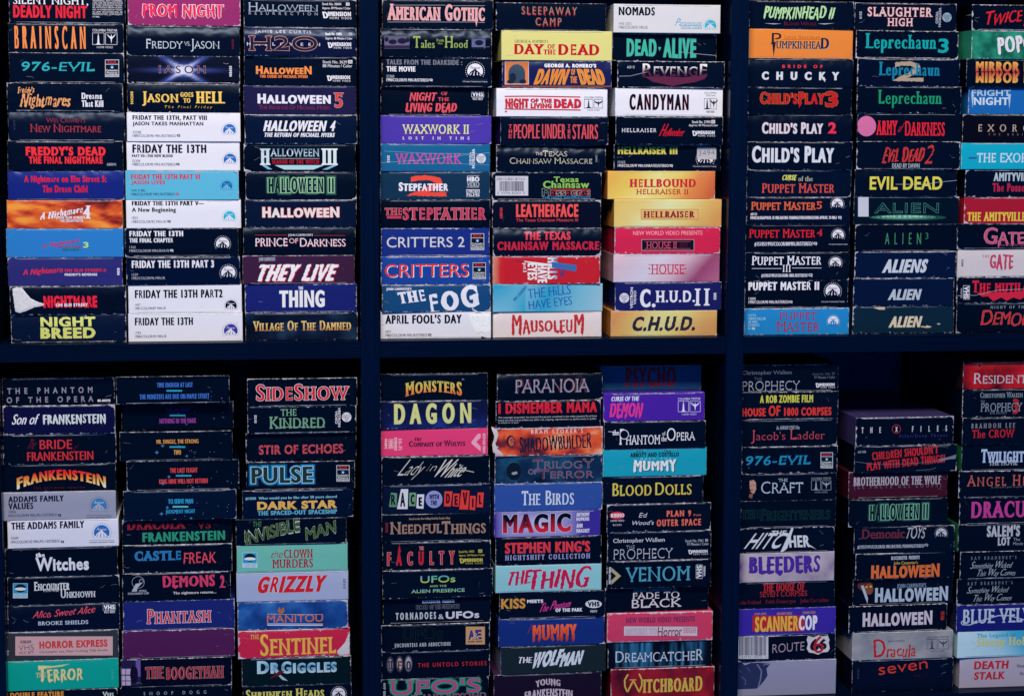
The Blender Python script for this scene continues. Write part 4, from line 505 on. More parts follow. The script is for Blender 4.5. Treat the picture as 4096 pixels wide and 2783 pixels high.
STK['lower left', 'right'] = [
 ('b', 1103, 2095, 298, 545, DK, 'black with circus-style red letters outlined in white', [T('SIDESHOW', 1185, 350, 2022, 497, '#c8283c', 'serifh', big=(0, 4), bigk=1.22, V=.22, out=('#e0dce8', .4))], dict(wear=1.1)),
 ('b', 1105, 2088, 560, 785, DK, 'black with muted green serif title, sideways film emblem', [T('THE', 1405, 577, 1547, 638, '#6c9c84', 'serif'), T('KINDRED', 1303, 642, 1805, 750, '#6c9c84', 'serif', big=(0,), bigk=1.15), R(1410, 735, 1805, 742, '#6c9c84'), S('5210', 1167, 632, 1188, 702, WH, 'bold', rot=-90), T('VESTRON', 1922, 565, 1945, 738, WH, 'helv', rot=-90), T('VIDEO', 1897, 593, 1918, 710, WH, 'helv', rot=-90), VB(2000, 650, 43)], dict(wear=1.2)),
 ('b', 1090, 2090, 808, 1045, DK, 'black with dusty red scratched capitals', [T('STIR OF ECHOES', 1210, 903, 1972, 990, '#b84858', 'bold', V=.2, jit=.018), R(1210, 942, 1972, 945, DK, z=3)], dict(roll=.7, recess=4, wear=.8)),
 ('b', 1095, 2075, 1055, 1298, DK, 'black with circuit-filled letters in electric blue glow', [T('PULSE', 1140, 1097, 1697, 1247, '#1c3438', 'bold', V=.27, out=('#b8d8ec', .5), glow='#2088c8'), RCA(1908, 1082, 2027, 1230)], {}),
 ('b', 1060, 2060, 1310, 1550, '#020e2a', 'blue-black with wide gold capitals between blue lines', [T('#1030  What would you be like after 20 years aboard', 1088, 1362, 1913, 1393, '#78b4d0', 'bold'), T('DARK STAR', 1195, 1405, 1915, 1478, '#dca850', 'heavy', out=('#d8ccb8', .12)), T('THE SPACED-OUT SPACESHIP', 1198, 1487, 1915, 1528, '#58a4c8', 'bold')], {}),
 ('d', 1000, 1998, -15, 205, DK, 'black with wavy green-outlined thin white letters', [T('THE', 1152, 2, 1233, 52, '#3c6c4c', 'rough', V=.12), T('INVISIBLE', 1075, -5, 1585, 190, '#28503c', 'rough', V=.14, rot2=9, rot=6, out=('#94a060', .25)), T('MAN', 1625, 5, 1908, 162, '#28503c', 'rough', V=.14, rot2=9, rot=6, out=('#94a060', .25)), T('INVISIBLE', 1080, 0, 1580, 185, '#b8c8c8', 'thin', V=.04, rot2=9, n='subtitle'), T('MAN', 1632, 10, 1900, 158, '#b8c8c8', 'thin', V=.04, rot2=9, n='subtitle')], {}),
 ('d', 1008, 2010, 218, 457, '#68b4ac', 'aqua with dark red serif title and globe badge', [T('the', 1318, 268, 1425, 332, '#9c1c38', 'brush', V=.11, sh=.3), T('CLOWN', 1435, 255, 1695, 333, '#9c1c38', 'serif'), T('MURDERS', 1330, 343, 1697, 422, '#9c1c38', 'serif'), R(1060, 285, 1193, 422, '#c0d4e8', 'logo'), R(1064, 289, 1189, 382, '#2c98c8', 'logo'), O(1128, 330, 50, 36, '#101c34', 'logo'), O(1128, 342, 52, 14, '#d8e4ec', 'logo'), S('INTERGLOBAL', 1070, 388, 1185, 401, '#3c80b4', 'sans', n='logo'), S('HOME VIDEO', 1073, 404, 1183, 417, '#3c80b4', 'sans', n='logo')], {}),
 ('d', 1005, 2015, 465, 712, '#9ca8d0', 'periwinkle grey with fat slanted red capitals', [T('GRIZZLY', 1198, 492, 1830, 645, '#c8202c', 'heavy', V=.38, H=.26, sh=.25, out=('#c8d0e8', .25)), S('M189', 1968, 522, 1992, 608, '#1c2040', 'serif', rot=90)], {}),
 ('d', 1015, 2012, 730, 968, 'bluesmoke', 'cloudy blue with orange neon-like capitals', [T('MANITOU', 1283, 845, 1785, 912, '#d8682c', 'sans', V=.14, out=('#a08cb0', .12)), R(1283, 840, 1785, 844, GY), R(1283, 925, 1785, 930, WH), R(1283, 936, 1785, 943, WH), S('THE', 1285, 832, 1362, 847, '#c87848', 'bold', tr=.6), Y([(1375, 812), (1395, 775), (1408, 805), (1430, 775), (1440, 812), (1410, 850)], '#a86c3c')], dict(wear=1.2, chip=1)),
 ('d', 1020, 2030, 985, 1220, '#c02448', 'worn crimson with big yellow serif capitals', [T('THE', 1130, 1022, 1207, 1062, '#dcae4c', 'serif', V=.12), T('SENTINEL', 1220, 1008, 1905, 1205, '#dcae4c', 'serifb', V=.16, big=(0,), bigk=1.3), TORN([(2028, 1000), (2000, 1060), (1985, 1100), (1945, 1140), (1915, 1175), (1915, 1190), (1940, 1218), (2028, 1210)], '#c8c4d4')], dict(wear=2.2, chip=1)),
 ('d', 1055, 2040, 1235, 1470, '#04161e', 'green-black with icy blue metallic capitals', [T('DR', 1192, 1260, 1400, 1375, '#78b0d8', 'heavy', big=(0,), bigk=1.2, grad=['#a8d0e8', '#4c88b8', '#b8d8e8']), T('GIGGLES', 1410, 1258, 1912, 1368, '#78b0d8', 'heavy', big=(0,), bigk=1.2, grad=['#a8d0e8', '#4c88b8', '#b8d8e8']), Y([(1345, 1350), (1365, 1355), (1470, 1440), (1420, 1430), (1370, 1380)], '#a0b8cc'), Y([(1300, 1425), (1350, 1385), (1390, 1350), (1438, 1350), (1400, 1390), (1340, 1410)], '#5c1820')], dict(wear=.9)),
 ('d', 1065, 2045, 1485, 1730, DK, 'cropped black with yellow uncial capitals and mountain emblem', [T('SHRUNKEN HEADS', 1092, 1512, 1798, 1600, '#c8c468', 'serifb', big=(0, 9), bigk=1.3), PM(1930, 1560, 68, WH, BK, BK)], {}),
]
STK['lower middle', 'left'] = [
 ('e', 95, 1062, 255, 493, DK, 'black with arched letters shading gold to orange', [T('MONSTERS', 320, 300, 830, 465, '#c8a848', 'serifh', V=.2, arch=.5, big=(0, 7), bigk=1.2, grad=['#6c7848', '#c8b858', '#d89044', '#c85838']), S('TM', 828, 303, 848, 315, GY, 'sans')], {}),
 ('e', 92, 1065, 505, 742, 'navyglow', 'deep blue with huge spaced yellow-green capitals', [T('DAGON', 217, 522, 915, 710, '#c8cc88', 'bold', tr=.3, V=.22)], {}),
 ('e', 100, 1065, 755, 993, '#d83c74', 'hot pink with small black storybook letters', [T('THE', 400, 838, 465, 865, '#141430', 'serifh'), T('COMPANY OF WOLVES', 353, 862, 860, 915, '#141430', 'serifb', V=.24, big=(0, 11), bigk=1.35, jit=.01), Y([(918, 870), (975, 800), (1000, 800), (1000, 835), (960, 875), (1000, 915), (1000, 960), (918, 890)], '#e4a0c0', 'logo'), T('VESTRON VIDEO', 1018, 795, 1042, 975, '#e4b8cc', 'helv', rot=-90), S('VA5092', 133, 845, 155, 937, '#e8c8d8', 'bold', rot=-90), VH(168, 847, 212, 937, '#ecc8da', -90), S('STEREO', 220, 835, 245, 952, '#ecc8da', 'bold', rot=-90), S('Hi-Fi', 255, 845, 290, 948, '#e8a0c0', 'bold', rot=-90)], dict(wear=.9)),
 ('e', 105, 1080, 1005, 1245, DK, 'black with flowing white handwriting', [T('Lady', 245, 1030, 500, 1212, '#c8c4c4', 'script', V=.1, sh=.6, big=(0,), bigk=1.25), T('in', 508, 1075, 605, 1135, '#c8c4c4', 'script', sh=.6), T('White', 580, 1030, 870, 1192, '#c8c4c4', 'script', V=.1, sh=.6, big=(0,), bigk=1.25), L([(780, 1130), (860, 1128), (938, 1145)], 6, '#c8c4c4')], dict(wear=1)),
 ('e', 105, 1088, 1268, 1515, NV, 'navy-black with ransom-note letters on coloured tiles', [Y([(190, 1330), (245, 1335), (240, 1460), (172, 1458)], '#5c8c74'), Y([(280, 1298), (345, 1298), (340, 1478), (243, 1478)], '#ccd0e4'), Y([(357, 1330), (416, 1330), (410, 1452), (352, 1450)], '#6c9878'), Y([(425, 1345), (490, 1345), (482, 1475), (418, 1470)], '#ccd0e4'), O(578, 1390, 76, 78, '#8890d0'), Y([(672, 1318), (745, 1318), (728, 1455), (668, 1452)], '#d83c38'), Y([(752, 1338), (808, 1338), (800, 1455), (745, 1450)], '#d83c38'), Y([(825, 1305), (898, 1312), (885, 1482), (805, 1480)], '#d83c38'), Y([(903, 1358), (955, 1360), (948, 1488), (898, 1482)], '#d83c38'), Y([(972, 1328), (1027, 1328), (1018, 1462), (962, 1460)], '#d83c38'),
   T('R', 190, 1348, 232, 1440, BK, 'bold', z=3), T('A', 272, 1330, 318, 1455, BK, 'bold', z=3), T('C', 367, 1345, 402, 1435, BK, 'bold', z=3), T('E', 438, 1370, 470, 1450, BK, 'bold', z=3), T('WITH', 535, 1345, 622, 1388, BK, 'helv', z=3), T('THE', 548, 1400, 605, 1442, BK, 'helv', z=3), T('D', 685, 1338, 722, 1425, '#38101c', 'bold', z=3), T('E', 762, 1355, 792, 1440, '#38101c', 'bold', z=3), T('V', 835, 1325, 880, 1440, '#38101c', 'bold', z=3), T('I', 920, 1380, 935, 1460, '#38101c', 'bold', z=3), T('L', 982, 1350, 1008, 1432, '#38101c', 'bold', z=3)], {}),
 ('e', 105, 1085, 1525, 1765, DK, 'black with bronze ornate letters and small red code', [T('NEEDFUL', 183, 1592, 648, 1700, '#98786c', 'serifb', V=.18, big=(0,), bigk=1.3, out=('#b8a098', .08)), T('THINGS', 650, 1585, 1045, 1700, '#98786c', 'serifb', V=.18, big=(0,), bigk=1.3, out=('#b8a098', .08)), T('Based on the Best Selling Book by Stephen King', 355, 1553, 722, 1577, '#a89080', 'serif'), S('53223', 140, 1600, 162, 1688, '#8c2c38', 'bold', rot=-90)], {}),
 ('g', 112, 1090, 190, 425, DK, 'black with spaced red capitals and yellow film mark', [T('FACULTY', 157, 275, 765, 398, '#b82034', 'helv', tr=.75, V=.2, out=('#c8a8b0', .25)), Y([(252, 282), (280, 282), (266, 213)], '#b82034'), T('THE', 445, 230, 485, 262, '#b82034', 'helv', out=('#c8a8b0', .1)), S('Stock No. 15972', 802, 265, 940, 285, '#c0b850'), CC(977, 255, 1012, 283, '#c0b850'), S('Approx. 104 Minutes / Color', 802, 298, 1035, 320, '#c0b850'), DIM(807, 335, 1020, 387, '#c0b850')], dict(wear=1)),
 ('g', 112, 1108, 445, 685, BK, 'black with wide blue-green capitals in three lines', [T('UFOs', 455, 490, 770, 553, '#5cb4b0', 'heavy', V=.26, H=.2, grad=['#48a4d0', '#70b060', '#b8c468']), T('AND THE', 538, 575, 690, 592, '#90b488', 'bold', tr=.05), T('ALIEN PRESENCE', 373, 610, 855, 642, '#70b494', 'bold', grad=['#58a8c0', '#98bc68'])], dict(wear=1)),
 ('g', 120, 1095, 695, 920, BK, 'black with white thin and wide letters, three lines', [T('BLOCKBUSTER  PRESENTS', 475, 720, 765, 747, WH, 'bold'), T('SECRETS OF THE UNKNOWN', 420, 762, 810, 803, '#101830', 'helv', out=('#8890a8', .12)), T('TORNADOES', 235, 832, 600, 897, '#b8bcd0', 'helv', tr=.3), T('&', 622, 850, 668, 892, WH, 'serif'), T('UFOs', 688, 822, 990, 887, '#ccc8e0', 'heavy')], dict(recess=3)),
 ('g', 102, 1082, 935, 1165, DK, 'black with ghostly outlined title and tan square emblem', [T('UFOs', 290, 955, 660, 1082, '#050a16', 'slab', V=.16, out=('#24443c', .15)), T('ENCOUNTERS AND ABDUCTIONS', 225, 1097, 728, 1132, '#a8b0bc', 'helv', tr=.2), R(865, 952, 1037, 1113, '#c09468', 'logo'), T('A', 888, 985, 945, 1068, '#342c80', 'heavy', n='logo', z=2), T('E', 950, 980, 1008, 1066, '#342c80', 'heavy', n='logo', z=2), T('&', 925, 1010, 985, 1062, '#c8b090', 'serif', n='logo', z=4), S('HOME VIDEO', 885, 1078, 1015, 1095, '#3c2c50', 'bold', n='logo')], dict(wear=.9)),
 ('g', 108, 1082, 1178, 1410, DK, 'black with three glowing lobes and red squared letters', [O(183, 1298, 34, 75, '#383448', 'picture'), O(183, 1298, 22, 55, '#88809c', 'picture'), O(268, 1290, 34, 75, '#383448', 'picture'), O(268, 1290, 22, 55, '#b09898', 'picture'), O(348, 1288, 36, 75, '#4c4858', 'picture'), O(348, 1288, 26, 60, '#a09cb0', 'picture'), T('U', 163, 1262, 205, 1342, '#14142c', 'serif', z=4), T('F', 248, 1265, 288, 1340, '#14142c', 'serif', z=4), T('O', 328, 1262, 370, 1342, '#14142c', 'serif', z=4), T('THE UNTOLD STORIES', 433, 1272, 1052, 1310, '#c82838', 'sans', tr=.2, V=.15)], {}),
 ('g', 98, 1072, 1420, 1665, DK, 'cropped black with pink wide letters in green glow', [T("UFO'S", 185, 1432, 995, 1555, '#b8408c', 'slab', V=.22, out=('#0c1c24', .15), glow='#3c9480'), T('ABOVE AND BEYOND', 140, 1562, 1050, 1610, '#8c3c74', 'slab', out=('#3c8c78', .2)), S('MVP 8000', 118, 1462, 142, 1600, GY, 'bold', rot=-90)], {}),
]
STK['lower middle', 'middle'] = [
 ('e', 1150, 2105, 262, 492, DK, 'black, domed top, with chrome letters over coppery blur', [T('PARANOIA', 1330, 300, 1960, 440, '#5c2c34', 'rough', V=.08), T('PARANOIA', 1312, 310, 1987, 432, '#8c8ca8', 'serift', V=.11, jit=.01)], dict(roll=.8, recess=2)),
 ('e', 1135, 2082, 505, 735, DK, 'black with heavy red headline above fine white print', [T('I DISMEMBER MAMA', 1158, 515, 2052, 612, '#c82438', 'bold', V=.24, taper=-.04), S('The copyright proprietor has licensed the picture contained in the video-cassette for private', 1157, 637, 2048, 657, '#c8ccdc', 'sans'), S('home use only and prohibits any other use, copying, reproduction or performance in public,', 1157, 662, 2047, 682, '#c8ccdc', 'sans'), S('in whole or in part.', 1157, 690, 1342, 708, '#c8ccdc', 'sans')], dict(wear=1)),
 ('e', 1130, 2102, 748, 990, 'fire2', 'battered orange-red with jagged letters and torn end', [T("BRAM STOKER'S", 1455, 757, 1922, 795, '#e0ccd0', 'serif', tr=.3), T('SHADOWBUILDER', 1350, 805, 2000, 950, '#141c34', 'rough', V=.11, H=.08, big=(0, 5, 12), bigk=1.1, rot=3), O(1268, 865, 38, 52, '#1c1c30', 'logo'), O(1275, 868, 26, 40, '#c86048', 'logo'), T('S', 1262, 842, 1305, 890, '#1c1c30', 'serifb', n='logo'), S('STERLING', 1200, 810, 1218, 925, '#7c2c30', 'serif', rot=90), TORN([(1092, 735), (1118, 742), (1150, 770), (1158, 810), (1140, 860), (1128, 880), (1145, 940), (1175, 970), (1200, 990), (1150, 992), (1112, 965), (1100, 900), (1122, 830), (1112, 790)], '#c8c0cc')], dict(wear=2.2, chip=1)),
 ('e', 1128, 2092, 1003, 1235, 'tealsmoke', 'murky teal with maroon glowing letters in two lines', [O(1300, 1140, 66, 80, '#0c1828', 'picture'), Y([(1282, 1150), (1325, 1140), (1335, 1160), (1300, 1172), (1280, 1165)], '#8c98a8', 'picture'), T('TRILOGY', 1475, 1030, 2020, 1112, '#5c2448', 'serift', V=.11, big=(0, 6), out=('#9c94b8', .22)), T('OF', 1430, 1122, 1510, 1165, '#5c2448', 'serift', V=.11, out=('#9c94b8', .2)), T('TERROR', 1525, 1120, 2020, 1200, '#6c1c34', 'serift', V=.11, big=(0,), out=('#9c94b8', .22)), L([(1568, 1130), (1568, 1220)], 10, '#6c1c34'), L([(1885, 1110), (1885, 1222)], 8, '#6c1c34')], dict(wear=1.1)),
 ('e', 1122, 2097, 1248, 1487, '#2c4c9c', 'medium blue with white serif small capitals', [T('THE', 1368, 1312, 1540, 1440, '#c4d0e8', 'serif', big=(0,), bigk=1.25, V=.14), T('BIRDS', 1585, 1308, 1840, 1438, '#c4d0e8', 'serif', big=(0,), bigk=1.25, V=.14)], {}),
 ('e', 1122, 2080, 1500, 1715, 'magicglow', 'violet with black and red capitals, white glow', [T('MAGIC', 1198, 1518, 1815, 1690, '#101020', 'heavy', V=.26, out=('#ccd0f0', .4), grad=['#080818', '#080818', '#101020', '#c82038', '#c82038']), S('ANTHONY', 1863, 1507, 1982, 1543, WH, 'helv'), S('HOPKINS', 1863, 1550, 1978, 1583, WH, 'helv'), S('ANN', 1863, 1608, 1918, 1645, WH, 'helv'), S('MARGRET', 1863, 1655, 1982, 1690, WH, 'helv')], {}),
 ('g', 1133, 2088, 148, 388, DK, 'black with red capitals over spaced lilac capitals', [T("STEPHEN KING'S", 1218, 183, 1985, 285, '#d8383c', 'helv', V=.22, sho=('#3c2c70', 5, 3)), T('NIGHTSHIFT COLLECTION', 1220, 298, 1987, 345, '#8c94c8', 'serifb', tr=.2)], dict(wear=.9)),
 ('g', 1132, 2090, 398, 632, '#88c0d0', 'pale aqua with jagged magenta capitals', [T('THE', 1245, 425, 1465, 590, '#b81c50', 'brush', V=.19, rot2=8, out=('#d0dce8', .15)), T('THING', 1430, 408, 2000, 612, '#b81c50', 'brush', V=.19, out=('#d0dce8', .2), big=(0, 4), bigk=1.1)], {}),
 ('g', 1168, 2120, 638, 870, BK, 'black with gold block letters and rounded white badge', [T('KISS', 1185, 700, 1402, 790, '#c88c38', 'bold', V=.24, out=('#a8987c', .1)), T('MEETS', 1418, 707, 1562, 737, WH, 'heavy'), T('The Phantom', 1530, 690, 1815, 820, '#c83c94', 'script', V=.12, rot2=10, big=(0, 4)), T('OF THE PARK', 1673, 783, 1915, 815, WH, 'heavy'), O(2016, 745, 74, 36, '#d0d4e4', 'logo'), T('VHS', 1962, 722, 2070, 767, BK, 'heavy', n='logo', z=3), S('9089', 1985, 798, 2048, 823, GY, 'bold')], {}),
 ('g', 1160, 2115, 878, 1115, '#142c78', 'ultramarine with orange ragged capitals', [T('The', 1422, 925, 1465, 1010, '#8c3c38', 'script', V=.06), T('MUMMY', 1465, 930, 1865, 1098, '#e05a30', 'drip', V=.2, grad=['#e8643c', '#e05028', '#8c2c28'])], {}),
 ('g', 1180, 2128, 1128, 1360, '#18242c', 'dark grey-green with white brushed slanted capitals', [T('THE', 1342, 1222, 1465, 1280, WH, 'brush', V=.2), T('WOLF', 1465, 1150, 1760, 1325, '#ccd4e8', 'bold', V=.22, sh=.3, jit=.02, rot2=6), T('MAN', 1708, 1165, 1935, 1312, '#ccd4e8', 'bold', V=.22, sh=.3, jit=.02, rot2=6)], dict(side='#8890b0')),
 ('g', 1118, 2088, 1385, 1610, '#180c24', 'cropped plum-black with whitish cracked arched capitals', [T('YOUNG', 1495, 1420, 1720, 1505, '#b8a8bc', 'drip', V=.2, arch=.4), T('FRANKENSTEIN', 1395, 1510, 1830, 1620, '#c0b4cc', 'drip', V=.2, arch=.4)], dict(side='#3c2048')),
]
STK['lower middle', 'right'] = [
 ('f', 985, 1905, 205, 425, '#24507c', 'shadowed steel blue with dim red condensed capitals', [T('PSYCHO', 1212, 215, 1675, 402, '#a02030', 'heavy')], dict(recess=19)),
 ('f', 980, 1895, 440, 680, '#4420a0', 'purple with pink spiky letters and twin emblem frames', [T('CURSE OF THE', 1050, 462, 1303, 505, WH, 'rough', V=.17, sh=.1), T('DEMON', 1030, 520, 1340, 670, '#d8388c', 'drip', V=.18, sh=.1), TS(1653, 475, 1857, 632)], {}),
 ('f', 985, 1900, 690, 925, BK, 'black with ornate white curling serif letters', [T('the', 1060, 765, 1118, 812, WH, 'serif'), L([(1022, 778), (1060, 782), (1118, 790)], 4, WH), T('PHANTOM', 1122, 752, 1490, 895, WH, 'serift', V=.1, big=(0,), bigk=1.7), T('of', 1508, 778, 1537, 812, WH, 'serift'), T('the', 1500, 820, 1550, 865, WH, 'serift'), T('OPERA', 1550, 745, 1805, 860, WH, 'serift', V=.1, big=(0,), bigk=1.5), O(1165, 805, 42, 44, WH), O(1165, 805, 36, 38, BK)], {}),
 ('f', 975, 1912, 937, 1175, '#1898b8', 'turquoise with white ragged capitals shadowed black', [T('BUD', 1280, 950, 1340, 965, '#14283c', 'bold', tr=.5), T('LOU', 1528, 945, 1585, 962, '#14283c', 'bold', tr=.5), T('ABBOTT AND COSTELLO', 1222, 968, 1662, 1008, '#14283c', 'heavy'), T('MEET THE', 1315, 1018, 1590, 1032, '#a8d0dc', 'bold', tr=.7), T('MUMMY', 1250, 1030, 1640, 1155, '#dce0ec', 'drip', V=.2, taper=.3, sho=('#101828', 6, 5))], dict(wear=.7)),
 ('f', 975, 1880, 1190, 1418, BK, 'black with yellow-green serif capitals edged red', [T('BLOOD', 1065, 1245, 1415, 1360, '#c4c454', 'serif', V=.15, big=(0,), bigk=1.2, sho=('#a03038', -3, 3)), T('DOLLS', 1450, 1238, 1775, 1350, '#c4c454', 'serif', V=.15, big=(0,), bigk=1.2, sho=('#a03038', -3, 3))], dict(wear=.9)),
 ('f', 1010, 1950, 1440, 1665, BK, 'black with red oval badge and coral slanting words', [O(1102, 1535, 68, 34, '#c82c3c', 'logo'), T('RHINO', 1045, 1517, 1165, 1552, WH, 'serifb', n='logo', z=3), S('HOME VIDEO', 1043, 1575, 1165, 1590, WH, 'sans'), S('R3 2173', 1065, 1612, 1140, 1628, WH, 'sans'), T('Ed', 1298, 1512, 1375, 1552, WH, 'sans', sh=.3), T("Wood's", 1240, 1582, 1435, 1620, WH, 'sans', sh=.3), T('PLAN 9', 1550, 1490, 1770, 1548, '#d86858', 'bold', tr=.1), T('from', 1790, 1520, 1860, 1540, '#a86058', 'bold'), T('OUTER SPACE', 1460, 1568, 1860, 1630, '#d86858', 'bold', tr=.1)], dict(wear=1.1)),
 ('h', 1015, 1952, 108, 345, BK, 'black with white serif name above thin serif capitals', [T('Christopher Walken', 1068, 155, 1533, 202, WH, 'serifb', V=.15), T('THE', 1185, 220, 1260, 248, '#a8acc0', 'serift', V=.06), T('PROPHECY', 1070, 248, 1605, 340, '#b0b4c8', 'serift', V=.07, big=()), S('Stock No. 5961', 1718, 165, 1880, 190, GY, 'sans'), CC(1898, 162, 1923, 185, GY), S('97 Minutes / Color', 1735, 195, 1930, 220, GY, 'sans'), DIM(1745, 260, 1923, 305)], dict(wear=1)),
 ('h', 1010, 1950, 360, 595, DK, 'black with wide sky-blue serif capitals', [T('VENOM', 1180, 410, 1762, 542, '#4898b8', 'serif', V=.16), Y([(1050, 418), (1138, 495), (1050, 575), (1050, 535), (1095, 495), (1050, 455)], '#a8a080', 'logo'), T('VESTRON VIDEO', 1028, 415, 1046, 570, WH, 'helv', rot=90), VH(1813, 392, 1872, 518, WH, 90), S('VA3025', 1880, 405, 1898, 498, WH, 'bold', rot=90)], dict(wear=.9)),
 ('h', 1000, 1940, 605, 815, DK, 'black with two lines of white wide serif capitals', [T('DENNIS CHRISTOPHER IS', 1262, 620, 1645, 645, '#7c8094', 'serifb'), T('FADE TO', 1250, 650, 1675, 710, '#d0c8d4', 'serifh', V=.22), T('BLACK', 1245, 712, 1695, 790, '#d0c8d4', 'serifh', V=.22)], dict(recess=5)),
 ('h', 1015, 1965, 835, 1080, '#c83c64', 'scuffed rose pink with framed pale title plate', [T('NEW WORLD VIDEO PRESENTS', 1187, 865, 1805, 915, '#7c2c5c', 'bold'), R(1163, 948, 1830, 1040, '#6c5080'), R(1167, 952, 1826, 1036, '#d0b8c8'), T('RETURN TO', 1183, 970, 1462, 1025, '#c0b0cc', 'slab', V=.14, out=('#6c5c90', .12)), T('Horror', 1470, 955, 1690, 1040, '#6c1c44', 'rough', V=.11), T('HIGH', 1702, 960, 1815, 1008, '#c090a8', 'slab', V=.14, out=('#a04870', .12))], dict(wear=2.2, chip=1)),
 ('h', 1025, 1960, 1098, 1318, 'curtain', 'black with vertical blue streaks behind white serif title', [T('DREAMCATCHER', 1095, 1170, 1882, 1270, '#c0c8dc', 'serift', V=.11, big=(0, 11), bigk=1.2)], dict(recess=2)),
 ('h', 1045, 1980, 1330, 1562, 'redsmoke', 'mottled crimson with yellow horned first letter', [T('ITCHBOARD', 1335, 1405, 1872, 1540, '#c8b050', 'serifb', V=.16, big=(8,), bigk=1.1), L([(1200, 1380), (1170, 1430), (1172, 1490), (1195, 1540), (1248, 1435), (1300, 1540), (1325, 1480), (1325, 1430), (1300, 1375)], 14, '#c8b050'), L([(1215, 1430), (1275, 1430)], 8, '#c8b050')], dict(wear=1.1)),
]
